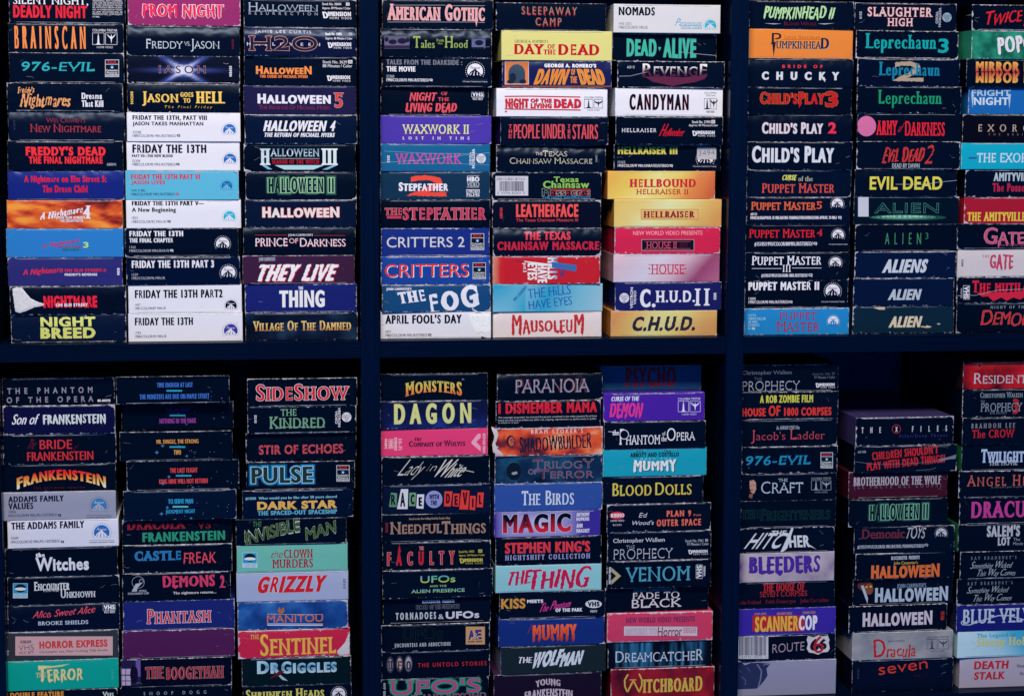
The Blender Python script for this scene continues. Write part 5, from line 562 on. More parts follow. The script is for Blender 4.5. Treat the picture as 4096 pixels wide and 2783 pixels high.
STK['lower right', 'left'] = [
 ('i', 160, 1025, 178, 412, DK, 'shadowed black with fading serif name above thin capitals', [T('Christopher Walken', 162, 232, 607, 275, '#6c708c', 'serifb', V=.15), T('THE', 268, 293, 335, 320, '#5c6080', 'serift', V=.06), T('PROPHECY', 160, 325, 678, 410, '#a0a4b8', 'serift', V=.07), S('Stock No. 5961', 793, 250, 950, 272, '#4a4e60', 'sans'), CC(968, 245, 992, 268, '#3a3e50'), S('97 Minutes / Color', 808, 280, 998, 302, '#6a6e80', 'sans'), DIM(820, 343, 995, 390)], {}),  # shelf shade put into the print colours, dimmer towards the top
 ('i', 157, 1022, 430, 665, BK, 'black with yellow-green line above jagged red capitals', [T('A ROB ZOMBIE FILM', 317, 450, 795, 520, '#c0c050', 'bold', V=.19), T('HOUSE OF 1000 CORPSES', 157, 543, 962, 640, '#d03834', 'bold', V=.2, jit=.012, big=(6, 7))], dict(wear=1)),
 ('i', 155, 1015, 682, 905, DK, 'black with salmon pink serif lower-case title', [T('An ADRIAN LYNE Film', 465, 728, 675, 760, '#8c9cb0', 'serif'), T("Jacob's Ladder", 237, 762, 903, 882, '#c04858', 'serif', V=.11, big=(0, 8))], {}),
 ('i', 152, 1015, 918, 1152, DK, 'black with azure slanted letters and framed colour emblem', [T('976-EVIL', 190, 995, 775, 1082, '#1c84b4', 'slab', sh=.15, jit=.012), RCA(862, 965, 973, 1110)], dict(wear=1.1)),
 ('i', 145, 1005, 1162, 1392, DK, 'black with pale portrait and wide white serif capitals', [O(248, 1285, 34, 70, '#1c1210', 'picture'), Y([(222, 1225), (260, 1215), (280, 1240), (282, 1300), (262, 1340), (240, 1330), (225, 1290)], '#b88c80', 'picture'), Y([(222, 1345), (255, 1335), (245, 1385), (215, 1370)], '#7c5448', 'picture'), O(245, 1305, 12, 5, '#8c2c34', 'picture'), O(236, 1268, 7, 3, '#241820', 'picture'), O(262, 1265, 7, 3, '#241820', 'picture'), T('THE', 483, 1203, 565, 1230, '#a8b0c8', 'serif'), T('CRAFT', 328, 1228, 705, 1335, '#a8b8d4', 'serift', V=.11, big=(0,), bigk=1.1), TS(778, 1192, 957, 1332, '#8c98ac')], {}),
 ('i', 145, 1000, 1408, 1630, DK, 'black with faint teal-outlined serif capitals', [T('THE', 150, 1490, 315, 1565, '#0a141c', 'serifb', out=('#1c5c5c', .15)), T('FRIGHTENERS', 322, 1475, 950, 1575, '#0a141c', 'serifb', V=.17, big=(0,), bigk=1.2, out=('#1c5c5c', .15))], {}),
 ('k', 130, 985, 72, 275, BK, 'black with slashing white slanted capitals', [T('THE', 420, 85, 557, 130, '#ccd0e0', 'bold', sh=.3), T('HITC', 170, 110, 575, 245, '#ccd0e0', 'bold', V=.16, sh=.75, taper=-.1), T('HER', 572, 128, 770, 235, '#ccd0e0', 'bold', V=.2, sh=-.1), Y([(598, 62), (618, 62), (560, 245), (520, 278), (500, 278)], '#ccd0e0'), Y([(735, 215), (768, 215), (822, 252)], '#ccd0e0')], {}),
 ('k', 127, 985, 290, 538, 'greywash', 'pale lilac-grey with purple dripping capitals', [T('BLEEDERS', 217, 312, 855, 492, '#48289c', 'drip', V=.24, jit=.012, sho=('#20183c', 3, 3))], {}),
 ('k', 122, 990, 555, 778, DK, 'black with red lettering above dim maroon names', [T('THE HOUSE OF', 345, 560, 722, 630, '#b82c34', 'serif', V=.14), T('SEVEN CORPSES', 317, 632, 742, 680, '#b82c34', 'serif', V=.13), S('John Ireland   Faith Domergue   John Carradine', 117, 705, 940, 752, '#6c1c30', 'serif')], {}),
 ('k', 118, 1000, 790, 1020, '#3828a0', 'violet-blue with yellow and white capitals on red', [R(247, 850, 715, 992, '#b82430'), T('SCANNER', 270, 855, 663, 995, '#dcae48', 'helv', V=.19), T('COP', 665, 848, 832, 982, '#dcdce8', 'helv', V=.19), S('DANIEL QUINN', 265, 825, 370, 848, '#b8805c', 'sans'), S('DARLANNE FLUEGEL', 468, 820, 607, 843, '#b8805c', 'sans'), S('RICHARD LYNCH', 702, 812, 814, 835, '#b8805c', 'sans')], {}),
 ('k', 112, 1000, 1032, 1250, DK, 'black with barcode panel and white road-shield emblem', [BAR(112, 1040, 390, 1240, 9), T('ROUTE', 428, 1090, 717, 1185, '#a08ca0', 'sans', V=.1, rot2=3), Y([(750, 1035), (800, 1048), (845, 1030), (885, 1040), (930, 1032), (945, 1070), (938, 1100), (948, 1150), (930, 1180), (880, 1185), (842, 1205), (800, 1190), (760, 1185), (738, 1150), (750, 1110), (738, 1070)], '#d0c8d4', 'logo'), T('6', 768, 1060, 850, 1170, '#141428', 'heavy', n='logo', z=2), T('6', 848, 1060, 920, 1160, '#141428', 'heavy', n='logo', z=2), T('6', 800, 1035, 892, 1190, '#a8242c', 'sans', n='logo', z=4)], dict(wear=1.1, chip=1)),
 ('k', 108, 1000, 1262, 1510, '#8c8cac', 'plain lilac-grey with dark hairy tuft picture', [Y([(108, 1290), (150, 1275), (180, 1300), (235, 1280), (300, 1275), (410, 1285), (375, 1330), (385, 1390), (360, 1430), (320, 1480), (285, 1510), (108, 1518)], '#28305a', 'picture'), L([(290, 1290), (330, 1350), (320, 1430), (300, 1500)], 12, '#6c70a0', 'picture'), L([(150, 1400), (190, 1440), (180, 1480)], 8, '#50588c', 'picture'), L([(200, 1320), (230, 1360)], 6, '#50588c', 'picture'), L([(130, 1340), (150, 1370)], 6, '#50588c', 'picture'), L([(345, 1300), (372, 1290), (400, 1295)], 5, '#7c80ac', 'picture')], {}),
]
STK['lower right', 'middle'] = [
 ('j', 18, 905, 650, 900, DK, 'black, violet-grey topped, with spaced capitals, red ring', [T('THE', 68, 740, 245, 793, '#b8b8c8', 'helv', tr=2.2), O(385, 758, 40, 41, '#b82838'), O(385, 758, 35, 36, DK), T('X', 375, 738, 396, 782, '#c8c8d4', 'bold', z=3), T('FILES', 527, 728, 845, 782, '#b8b8c8', 'helv', tr=2.4), T('Pilot/Deep Throat', 412, 803, 848, 840, '#343088', 'serif', tr=.3)], dict(wear=1.3, side='#3c3468')),
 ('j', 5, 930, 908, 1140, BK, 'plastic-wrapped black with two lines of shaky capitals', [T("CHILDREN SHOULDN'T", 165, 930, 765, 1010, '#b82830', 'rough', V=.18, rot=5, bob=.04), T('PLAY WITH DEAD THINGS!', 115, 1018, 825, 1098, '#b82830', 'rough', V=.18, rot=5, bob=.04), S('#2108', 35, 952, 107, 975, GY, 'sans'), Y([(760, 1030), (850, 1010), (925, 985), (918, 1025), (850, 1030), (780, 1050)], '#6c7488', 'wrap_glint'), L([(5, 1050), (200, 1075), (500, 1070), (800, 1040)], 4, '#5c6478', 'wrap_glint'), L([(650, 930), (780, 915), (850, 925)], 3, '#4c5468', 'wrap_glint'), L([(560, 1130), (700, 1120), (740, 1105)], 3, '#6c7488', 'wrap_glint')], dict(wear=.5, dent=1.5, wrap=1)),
 ('j', -35, 860, 1150, 1380, '#3c1024', 'dark maroon with crowded silvery serif capitals', [T('BROTHERHOOD OF THE WOLF', 12, 1190, 805, 1270, '#a8a4b8', 'serif', V=.14), T('(LE PACTE DES LOUPS)', 15, 1262, 803, 1305, '#787488', 'serift', tr=.55)], dict(recess=5)),
 ('j', -48, 850, 1390, 1630, DK, 'black with slim letters in a mint green glow', [T('HALLOWEEN II', 145, 1435, 668, 1572, '#08141c', 'helv', tr=.12, out=('#6ca490', .9), glow='#205048')], {}),
 ('m', 5, 905, 48, 282, BK, 'black with maroon serif word beside white scrawl', [T('Demonic', 80, 75, 458, 157, '#6c1c30', 'serif', V=.15, out=('#8c5468', .12)), T('TOYS', 475, 50, 652, 158, '#a8acbc', 'brush', V=.08, jit=.02), S('#12937/1991/COLOR/86 MIN./RATING PENDING/STEREO/', 35, 212, 635, 248, GY, 'sans'), Q(653, 215, GY, 15), PM(787, 112, 56, '#b8bcd0', BK, BK)], {}),
 ('m', 15, 910, 290, 522, DK, 'black with orange heavy title below two small lines', [T('BLOCKBUSTER  PRESENTS', 338, 315, 594, 348, '#a8b0c8', 'bold'), T("John Carpenter's", 360, 362, 578, 398, '#c8b060', 'sans'), T('HALLOWEEN', 157, 393, 775, 512, '#d86834', 'heavy', big=(0, 8), bigk=1.1, out=('#b8906c', .1))], dict(wear=1)),
 ('m', 0, 900, 525, 752, DK, 'black with icy white title and glowing carved picture', [O(110, 590, 70, 45, '#5c2c20', 'picture'), O(145, 620, 38, 50, '#7c4430', 'picture'), Y([(110, 600), (130, 590), (132, 600), (115, 612)], '#e0b870', 'picture'), Y([(150, 592), (172, 588), (168, 602), (152, 605)], '#e0b870', 'picture'), Y([(70, 590), (95, 585), (135, 700), (130, 752)], '#a8b4c8', 'picture'), T("JOHN CARPENTER'S", 398, 568, 660, 618, '#788cac', 'sans'), T('HALLOWEEN', 200, 600, 858, 732, '#a8b8d0', 'heavy', big=(0, 8), bigk=1.1)], dict(recess=3)),
 ('m', -45, 845, 765, 990, DK, 'black with plain white title and small red code', [T('HALLOWEEN', 80, 818, 712, 945, '#c8bcd0', 'heavy', big=(0, 8), bigk=1.1), S('M131', 788, 818, 820, 893, '#b83434', 'bold', rot=90)], dict(wear=1)),
 ('m', -15, 890, 1005, 1238, 'stone', 'stone grey with scratchy blood-red lettering', [T('Dracula', 172, 1058, 558, 1230, '#b81c24', 'brush', V=.14, sh=.05, big=(0,), bigk=1.5, jit=.02), S("BRAM STOKER'S", 308, 1072, 457, 1088, '#50546c', 'serif'), TS(655, 1035, 850, 1178, '#40445c')], {}),
 ('m', -15, 895, 1252, 1470, '#030c24', 'black with orange-red handwritten lower-case word', [T('seven', 222, 1288, 665, 1360, '#d03c30', 'rough', V=.16, H=.15, rot=6), S('N4378V', 30, 1330, 48, 1420, '#343848', 'bold', rot=90), T('Hill', 540, 1360, 660, 1420, '#38141c', 'brush', V=.06)], {}),
]
STK['lower right', 'right'] = [
 ('j', 990, 1900, 148, 390, 'redscan', 'glowing red with silver flared capitals', [T('RESIDENT EVIL', 1085, 250, 1800, 345, '#b0b4c8', 'serif', V=.15, big=(0, 9)), O(1137, 185, 24, 24, '#d84c48'), O(1137, 185, 18, 18, '#8c1c28'), R(1165, 183, 1850, 187, '#d84848')], dict(side='#24141c')),
 ('j', 985, 1895, 402, 645, DK, 'black with grey serif words over a red numeral', [T('3', 1435, 485, 1490, 622, '#a82430', 'serifb'), T('CHRISTOPHER WALKEN', 1145, 425, 1527, 475, '#788494', 'serif', big=(0, 12)), T('THE', 1148, 500, 1185, 522, '#687484', 'serift'), T('PROPHECY', 1148, 522, 1522, 600, '#7c8898', 'serif', V=.11), T('THE ASCENT', 1228, 603, 1385, 622, '#68748a', 'serif')], dict(wear=1)),
 ('j', 978, 1888, 655, 885, DK, 'black with spaced grey capitals over red uncial letters', [T('BRANDON LEE', 1060, 703, 1455, 748, '#807c8c', 'serif', tr=.4), T('The CROW', 1065, 760, 1450, 835, '#b82430', 'serifb', V=.16, jit=.01)], {}),
 ('j', 980, 1890, 898, 1125, DK, 'black, green sided, with pale blue squared serif capitals', [T('TWILIGHT ZONE', 1155, 935, 1790, 1058, '#a8bce0', 'serifb', V=.18, big=(0, 9), bigk=1.25, out=('#2c4894', .2)), T('THE MOVIE', 1225, 1040, 1478, 1085, '#a8b0c4', 'serif')], dict(side='#1c7448')),
 ('j', 950, 1860, 1135, 1368, DK, 'black with wide coral serif capitals', [T('ANGEL HEART', 1025, 1170, 1770, 1268, '#b85850', 'serif', V=.13, tr=.15, big=(0, 6), bigk=1.2), S('It will scare you to your very soul.', 1240, 1268, 1640, 1290, '#6c7080', 'serif', sh=.2)], dict(wear=1.1)),
 ('j', 958, 1868, 1378, 1615, DK, 'black with large magenta flared serif capitals', [T('DRACULA', 1065, 1405, 1740, 1555, '#b83c90', 'serifh', V=.2)], {}),
 ('m', 945, 1855, 18, 262, DK, 'black, green sided, with whitish stacked boxy capitals', [T("SALEM'S", 1203, 38, 1502, 142, '#b0b4c4', 'bold', V=.21), T('LOT', 1302, 145, 1415, 222, '#b0b4c4', 'bold'), T('The', 1442, 152, 1502, 180, '#8c98a8', 'sans'), T('Movie', 1440, 190, 1530, 218, '#8c98a8', 'sans')], dict(side='#1c6c48')),
 ('m', 960, 1870, 275, 515, DK, 'black with curling silvery script, upper of the pair', [T("RAY BRADBURY'S", 1057, 315, 1465, 345, '#6c7484', 'serif', tr=.6), T('Something Wicked', 1050, 358, 1435, 440, '#98a4b4', 'script', V=.11, big=(0, 10), bigk=1.3), T('This Way Comes', 1112, 430, 1460, 505, '#98a4b4', 'script', V=.11, big=(0, 5, 9), bigk=1.3)], dict(wear=.9)),
 ('m', 935, 1845, 520, 740, DK, 'black with curling silvery script, lower of the pair', [T("RAY BRADBURY'S", 1032, 547, 1440, 578, '#6c7484', 'serif', tr=.6), T('Something Wicked', 1025, 590, 1410, 668, '#98a4b4', 'script', V=.11, big=(0, 10), bigk=1.3), T('This Way Comes', 1085, 662, 1435, 735, '#98a4b4', 'script', V=.11, big=(0, 5, 9), bigk=1.3)], dict(recess=3)),
 ('m', 925, 1835, 750, 980, '#181c70', 'cobalt blue with white swashed serif capitals', [T('BLUE VELVET', 985, 785, 1740, 915, '#b0bcd4', 'serifb', V=.16), L([(985, 895), (965, 910), (975, 932), (1040, 935), (1150, 895), (1300, 850), (1400, 850), (1540, 890)], 9, '#b0bcd4')], dict(side='#20244c')),
 ('m', 935, 1845, 988, 1212, 'skywash', 'pale sky blue with turquoise and yellow lettering', [T('The Legend of', 1110, 1010, 1460, 1055, '#2c98b8', 'serifb'), T('Sleepy Hollow', 1112, 1045, 1690, 1145, '#ccc470', 'serifh', V=.2)], {}),
 ('m', 960, 1870, 1232, 1462, '#a8a0b8', 'lilac-grey with two stacked red slanted words', [T('DEATH', 1087, 1262, 1400, 1335, '#b82434', 'bold', sh=.08), T('STALK', 1087, 1360, 1365, 1430, '#b82434', 'bold', sh=.08), S('Vincent', 1470, 1290, 1570, 1320, '#30344c', 'sans'), S('Victor', 1495, 1358, 1575, 1388, '#30344c', 'sans')], {}),
]
# ---------------------------------------------------------------- meshes
class MB:
    def __init__(s): s.v = []; s.f = []; s.c = []; s.w = []; s.u = []
    def add(s, vs, fs, cols, edge=None):
        b = len(s.v); s.v += vs; s.f += [tuple(i+b for i in f) for f in fs]
        s.c += cols if isinstance(cols, list) else [cols]*len(vs)
        s.w += edge if edge else [9.0]*len(vs)
    def build(s, name, parent, box, mat=None, smooth=False):
        me = bpy.data.meshes.new(name); me.from_pydata([(x*MM, y*MM, z*MM) for x, y, z in s.v], [], s.f)
        a = me.attributes.new('tint', 'FLOAT_COLOR', 'POINT'); a.data.foreach_set('color', [q for c in s.c for q in (c[0], c[1], c[2], 1)])
        a = me.attributes.new('face', 'FLOAT_VECTOR', 'POINT'); a.data.foreach_set('vector', [q for x, y, z in s.v for q in (x, z/box['H'], box['seed'])])
        a = me.attributes.new('wear', 'FLOAT_VECTOR', 'POINT'); a.data.foreach_set('vector', [q for w in s.w for q in (w, box['wear'], box['roll'])])
        a = me.attributes.new('dent', 'FLOAT', 'POINT'); a.data.foreach_set('value', [box['dent']]*len(s.v))
        me.materials.append(mat or CARD)
        if smooth: me.polygons.foreach_set('use_smooth', [True]*len(me.polygons))
        ob = bpy.data.objects.new(name, me); C.objects.link(ob)
        if parent: ob.parent = parent
        return ob
def lerp(a, b, t): return tuple(x+(y-x)*t for x, y in zip(a, b))
def ramp(cols, t):
    t = max(0, min(.9999, t))*(len(cols)-1); i = int(t); return lerp(cols[i], cols[i+1], t-i)
def fb(x, y, s): return noise.fractal(Vector((x, y, s)), 1, 2, 4)
def sm(a, b, x): t = max(0, min(1, (x-a)/(b-a))); return t*t*(3-2*t)
def bgf(name, s):
    """colour of the printed flap at u (0..1 along), v (0..1 up)"""
    K = lambda *h: [col(x) for x in h]
    if name == 'fire': p = K('#50141c', '#a83424', '#d8602c', '#e8903c', '#e89c40'); return lambda u, v: ramp(p, .20+.75*fb(u*3.5+v*2.5, v*1.8-u*1.5, s)+.45*abs(u-.6)-.25*math.exp(-((u-.84)**2/.002+(v-.55)**2/.03)))
    if name == 'fire2': p = K('#5c2030', '#c8402c', '#d86038', '#e0a080', '#dcc8c4'); return lambda u, v: ramp(p, .16+.55*fb(u*5, v*2.2, s)+.55*math.exp(-((u-.55)/.25)**2-((v-.45)/.35)**2)+.35*sm(.8, 1, u))
    if name == 'xburst':
        a, b, c = K('#080c20', '#3c4ca0', '#c8d0f0')
        def f(u, v):
            x = (u-.5)*4; y = (v-.48); d = min(abs(y-x*.62), abs(y+x*.62)); q = 1.0*math.exp(-(d/.11)**2)*math.exp(-(x/.85)**2)+math.exp(-(y/.07)**2)*math.exp(-(x/1.1)**2)*.9+math.exp(-(x*x+y*y)/.05)
            return lerp(lerp(a, b, min(1, q*1.3)), c, max(0, min(1, (q-.55)*1.6)))
        return f
    if name == 'smoke': p = K('#060c1c', '#0c1834', '#1c3450'); return lambda u, v: ramp(p, .4+.6*fb(u*5, v*1.4, s))
    if name == 'bluesmoke': p = K('#102868', '#1c4a98', '#3470b8'); return lambda u, v: ramp(p, .5+.6*fb(u*6, v*1.6, s))
    if name == 'tealsmoke': p = K('#08142c', '#102c50', '#1c5070', '#7c98a8'); return lambda u, v: ramp(p, .35+.4*fb(u*6, v*1.6, s)+.35*math.exp(-((u-.18)/.07)**2-((v-.5)/.4)**2)*(1 if u < .2 else .5))
    if name == 'redbox': p = K('#c87868', '#c02830', '#b81c2c'); return lambda u, v: ramp(p, sm(0, .12, u)*.9+.1*fb(u*5, v, s))
    if name == 'redsmoke': p = K('#380c20', '#701428', '#94182c', '#a82838'); return lambda u, v: ramp(p, .5+.5*fb(u*6, v*1.5, s))
    if name == 'cyanglow': p = K('#7cb8d8', '#2898c4', '#70b0d0', '#98bcd4'); return lambda u, v: ramp(p, (.15 if u < .3 else 0)+max(0, u-.18+(.5-v)*.1)*1.1+.3*sm(.3, 0, u)*(v-.3))
    if name.startswith('yellow'):
        p = {'1': K('#dcac50', '#dcc060', '#dcd890', '#dcc468', '#d88448', '#c86440'), '2': K('#d8b868', '#d8c480', '#d8d8a8', '#d8d090', '#d4b068', '#cc9458'), '3': K('#c88c58', '#ccac6c', '#d0cc90', '#d0c480', '#cca868', '#c4905c')}[name[-1]]
        return lambda u, v: ramp(p, u+.18*(v-.5)*-1+.06*fb(u*3, v, s))
    if name == 'pinkwash': p = K('#d0b0c4', '#c8b8d0', '#c8c4dc', '#c8a8c0', '#904470', '#a8608c'); return lambda u, v: ramp(p, u*.85+.2*(1-v)-.02)
    if name == 'greenmottle': p = K('#0c4038', '#1c7060', '#289078'); return lambda u, v: ramp(p, .62+.9*fb(u*9, v*2.2, s))
    if name == 'navyglow': p = K('#080e28', '#10184c', '#1c3484'); return lambda u, v: ramp(p, .15+.55*sm(.8, 0, v)*(.5+fb(u*5, v, s))+.1)
    if name == 'magicglow': a, b = K('#382c98', '#b8b4e8'); return lambda u, v: lerp(a, b, max(0, 1-max(abs(u-.41)/.40, abs(v-.5)/.62))**.6)
    if name == 'curtain': a, b = K('#060a1a', '#2c6c9c'); return lambda u, v: lerp(a, b, max(0, .25+1.6*noise.noise(Vector((u*55, v*.6, s))))*sm(.04, .12, u)*sm(.95, .88, u))
    if name == 'greywash': p = K('#6c4c90', '#9c90a8', '#b0a4b8', '#c0b4c0'); return lambda u, v: ramp(p, .55+.5*fb(u*4, v*1.3, s)+.5*sm(.12, 0, u)*-1)
    if name == 'stone': p = K('#5c6070', '#888c98', '#a09ea8'); return lambda u, v: ramp(p, .55+.6*fb(u*5, v*1.4, s))
    if name == 'redscan': p = K('#300814', '#80101c', '#b81c24', '#d83c30'); return lambda u, v: ramp(p, .45+.5*fb(u*5, v, s)+.4*math.exp(-((v-.82)/.06)**2)-.3*sm(.15, 0, u))
    if name == 'skywash': p = K('#b8d4e8', '#a0cce4', '#48a8d0', '#2c90c0'); return lambda u, v: ramp(p, u*1.3-.15+.3*(v-.5)*sm(.1, .5, u))
    c = col(name); return lambda u, v: c
KPX = 2.2561
def poly_fill(pts):
    vs = [Vector((p[0], p[1], 0)) for p in pts]
    return vs, tessellate_polygon([vs])
class Box:
    def __init__(s, tile, xc, H, Z0, X0, W, seed, depth_y):
        s.off = TL[tile]; s.X0 = X0; s.Z0 = Z0; s.W = W; s.H = H; s.seed = seed; s.parts = {}; s.tagk = 0; s.k = 0
    def loc(s, x, y):
        p = at(s.off[0]+x/KPX, s.off[1]+y/KPX); return (p.x-s.X0, p.z-s.Z0)
    def put(s, name, pts, tris, cols, z):
        """pts in flap mm; keep the print on the card"""
        if name in ('logo', 'small_print', 'print', 'crease', 'wrap_glint', 'label_panel', 'sticker', 'barcode_label'): name += '#%d' % s.tagk
        if name == 'picture': name += '#%d' % (pts[0][0] > 10)
        m = s.parts.setdefault(name, MB()); lim = s.W/2-.35; vs = []
        for px, pz in pts: vs.append((max(-lim, min(lim, px)), -.04-.035*z, max(.35, min(s.H-.35, pz))))
        m.add(vs, tris, cols)
    def shape(s, pts, c, name, z): 
        q = [s.loc(*p) for p in pts]; vs, tr = poly_fill(q); s.put(name, q, tr, c, z)
    def text(s, t, x0, y0, x1, y1, c, sty, k):
        k = dict(k); st = dict(STY[sty]); name = k.pop('n', 'title'); z = k.pop('z', 0)+1
        rot = k.pop('rot', 0); rot2 = k.pop('rot2', 0); spin = k.pop('spin', 0); out = k.pop('out', None); sho = k.pop('sho', None); glow = k.pop('glow', None); grad = k.pop('grad', None); flip = k.pop('flip', 0)
        if k.pop('down', 0):
            n = len(t); hh = (y1-y0)/n
            for i, ch in enumerate(t): s.text(ch, x0, y0+hh*i+hh*.08, x1, y0+hh*(i+.92), c, sty, {})
            return
        st.update(k)
        ym, xm = (y0+y1)/2, (x0+x1)/2
        cx, cz = s.loc(xm, ym); w = s.loc(x1, ym)[0]-s.loc(x0, ym)[0]; h = s.loc(xm, y0)[1]-s.loc(xm, y1)[1]
        tw, th = (h, w) if abs(rot) == 90 else (w, h)
        if rot2: tn = math.tan(math.radians(rot2)); th = max(th*.5, th-tw*tn)
        base = lay(t, tw, th, seed=s.seed, **st)
        C0 = col(c)
        def emit(gl, cc, dz, dx=0, dy=0, g=None):
            for gi, rings in enumerate(gl):
                rings = [r for r in rings if len(r) > 2]
                vs, tr = tess(rings); pts = []; cl = []
                for v_ in vs:
                    x, y = v_.x, v_.y
                    gt = .5-y/th
                    if rot2: y += x*tn
                    if flip: y = -y
                    if rot == 90: x, y = -y, x
                    elif rot == -90: x, y = y, -x
                    elif rot == 180: x, y = -x, -y
                    elif rot: a = math.radians(rot); x, y = x*math.cos(a)-y*math.sin(a), x*math.sin(a)+y*math.cos(a)
                    if spin: a = math.radians(spin); x, y = x*math.cos(a)-y*math.sin(a), x*math.sin(a)+y*math.cos(a)
                    pts.append((cx+x+dx, cz+y+dy)); cl.append(ramp(g, gt) if g else cc)
                s.put(name, pts, tr, cl, dz+.12*(gi % 3))
        if glow:
            gc = col(glow); b0 = s.bg(.5, .5)
            for q, gr in enumerate((2.4, 1.9, 1.5, 1.2)): emit(lay(t, tw, th, seed=s.seed, grow=gr, **st), lerp(b0, gc, (q+1)/4.), z-1+q*.5)
            z += 1.4
        if sho: emit(base, col(sho[0]), z, sho[1]/KPX*s.mpp, -sho[2]/KPX*s.mpp); z += 1
        if out: emit(lay(t, tw, th, seed=s.seed, grow=out[1], **st), col(out[0]), z); z += 1
        emit(base, C0, z, g=[col(q) for q in grad] if grad else None)
    def disc(s, x, y, rx, ry, c, name, z, n=28, a0=0, a1=360):
        p = [(x+rx*math.cos(math.radians(a0+(a1-a0)*i/n)), y-ry*math.sin(math.radians(a0+(a1-a0)*i/n))) for i in range(n if a1-a0 == 360 else n+1)]
        s.shape(p, col(c) if isinstance(c, str) else c, name, z)
    def line(s, pts, w, c, name, z):
        for (xa, ya), (xb, yb) in zip(pts, pts[1:]):
            l = math.hypot(xb-xa, yb-ya) or 1; nx, ny = -(yb-ya)/l*w/2, (xb-xa)/l*w/2
            s.shape([(xa+nx, ya+ny), (xb+nx, yb+ny), (xb-nx, yb-ny), (xa-nx, ya-ny)], col(c), name, z)
    def frame(s, x0, y0, x1, y1, w, c, name, z):
        for a in ((x0, y0, x1, y0+w), (x0, y1-w, x1, y1), (x0, y0, x0+w, y1), (x1-w, y0, x1, y1)): s.shape([(a[0], a[1]), (a[2], a[1]), (a[2], a[3]), (a[0], a[3])], col(c), name, z)
    def el(s, e):
        s.k += .25; z = 1+s.k; k = e[0]; s.tagk += 1
        if k == 'T': s.text(*e[1:8], dict(e[8], z=e[8].get('z', 0)+s.k))
        elif k == 'Y': s.shape(e[1], col(e[2]), e[3], z+(e[4].get('z', 0) if len(e) > 4 else 0))
        elif k == 'O': s.disc(*e[1:5], e[5], e[6], z+(e[7].get('z', 0) if len(e) > 7 else 0))
        elif k == 'L': s.line(e[1], e[2], e[3], e[4], z)
        elif k == 'TORN': s.torn(e[1], e[2])
        elif k == 'PM':
            _, x, y, r, disc, hill, nm, dots = e; ring = r*1.0; q = r*.86
            s.disc(x, y, q, q, disc, 'logo', z, 24, -24, 204)
            s.shape([(x-q*.93, y+q*.62), (x-q*.62, y+q*.1), (x-q*.3, y-q*.12), (x, y-q*.38), (x+q*.2, y-q*.12), (x+q*.5, y+q*.12), (x+q*.93, y+q*.62)], col(hill), 'logo', z+1)
            for a, b, c_ in ((-.42, .15, .5), (-.1, -.05, .55), (.22, .1, .5), (.5, .35, .58)): s.shape([(x+q*a, y+q*b), (x+q*(a+.06), y+q*b), (x+q*(a*1.5+.04), y+q*c_), (x+q*(a*1.5-.1), y+q*c_)], col(disc), 'logo', z+2)
            for i in range(22):
                a = math.radians(-32+244*i/21); s.disc(x+ring*1.04*math.cos(a), y-ring*1.04*math.sin(a), r*.045, r*.045, dots, 'logo', z, 5)
            s.text('Paramount', x-q*.66, y-q*.68, x+q*.66, y-q*.3, nm, 'script', dict(n='logo', big=(0,), z=s.k+2))
        elif k == 'TS':
            _, x0, y0, x1, y1, c, two = e; w = x1-x0; h = y1-y0
            if two:
                s.text('COLUMBIA', x0, y0, x1, y0+h*.08, c, 'sans', dict(n='logo', z=s.k)); s.text('TRISTAR', x0+w*.1, y0+h*.13, x1-w*.1, y0+h*.21, c, 'sans', dict(n='logo', z=s.k)); a, b = y0+h*.30, y0+h*.83
            else: s.text('COLUMBIA TRISTAR', x0, y0, x1, y0+h*.13, c, 'sans', dict(n='logo', z=s.k, V=.12)); a, b = y0+h*.19, y0+h*.82
            s.text('HOME VIDEO', x0+w*.18, y1-h*.1, x1-w*.18, y1, c, 'sans', dict(n='logo', z=s.k, V=.12))
            for i, xa in enumerate((x0, x0+w*.52)):
                xb = xa+w*.48; s.frame(xa, a, xb, b, 3.2, c, 'logo', z); m = (xa+xb)/2
                if i == 0: s.shape([(m-5, a+(b-a)*.3), (m, a+3), (m+5, a+(b-a)*.3), (m+9, b-14), (m+26, b-2), (m-26, b-2), (m-9, b-14)], col(c), 'logo', z+1)
                else: s.shape([(m-42, a+10), (m-6, a+(b-a)*.35), (m, a+12), (m+6, a+(b-a)*.35), (m+42, a+10), (m+30, a+30), (m+6, a+(b-a)*.52), (m, b-8), (m-6, a+(b-a)*.52), (m-30, a+30)], col(c), 'logo', z+1)
        elif k == 'RCA':
            _, x0, y0, x1, y1 = e; w = x1-x0; h = y1-y0
            s.shape([(x0, y0), (x1, y0), (x1, y1), (x0, y1)], col('#b8bcc8'), 'logo', z)
            s.shape([(x0+6, y0+6), (x1-6, y0+6), (x1-6, y0+h*.25), (x0+6, y0+h*.25)], col('#0c0f20'), 'logo', z+1)
            s.shape([(x0+6, y0+h*.29), (x1-6, y0+h*.29), (x1-6, y0+h*.85), (x0+6, y0+h*.85)], col('#0c1428'), 'logo', z+1)
            s.text('RCA', x0+w*.18, y0+h*.07, x1-w*.18, y0+h*.21, '#c8243c', 'heavy', dict(n='logo', z=s.k+2))
            s.disc(x0+w*.5, y0+h*.43, w*.12, h*.09, '#3c8cc8', 'logo', z+2, 12); s.disc(x0+w*.5, y0+h*.46, w*.05, h*.06, '#d8e0ec', 'logo', z+3, 8)
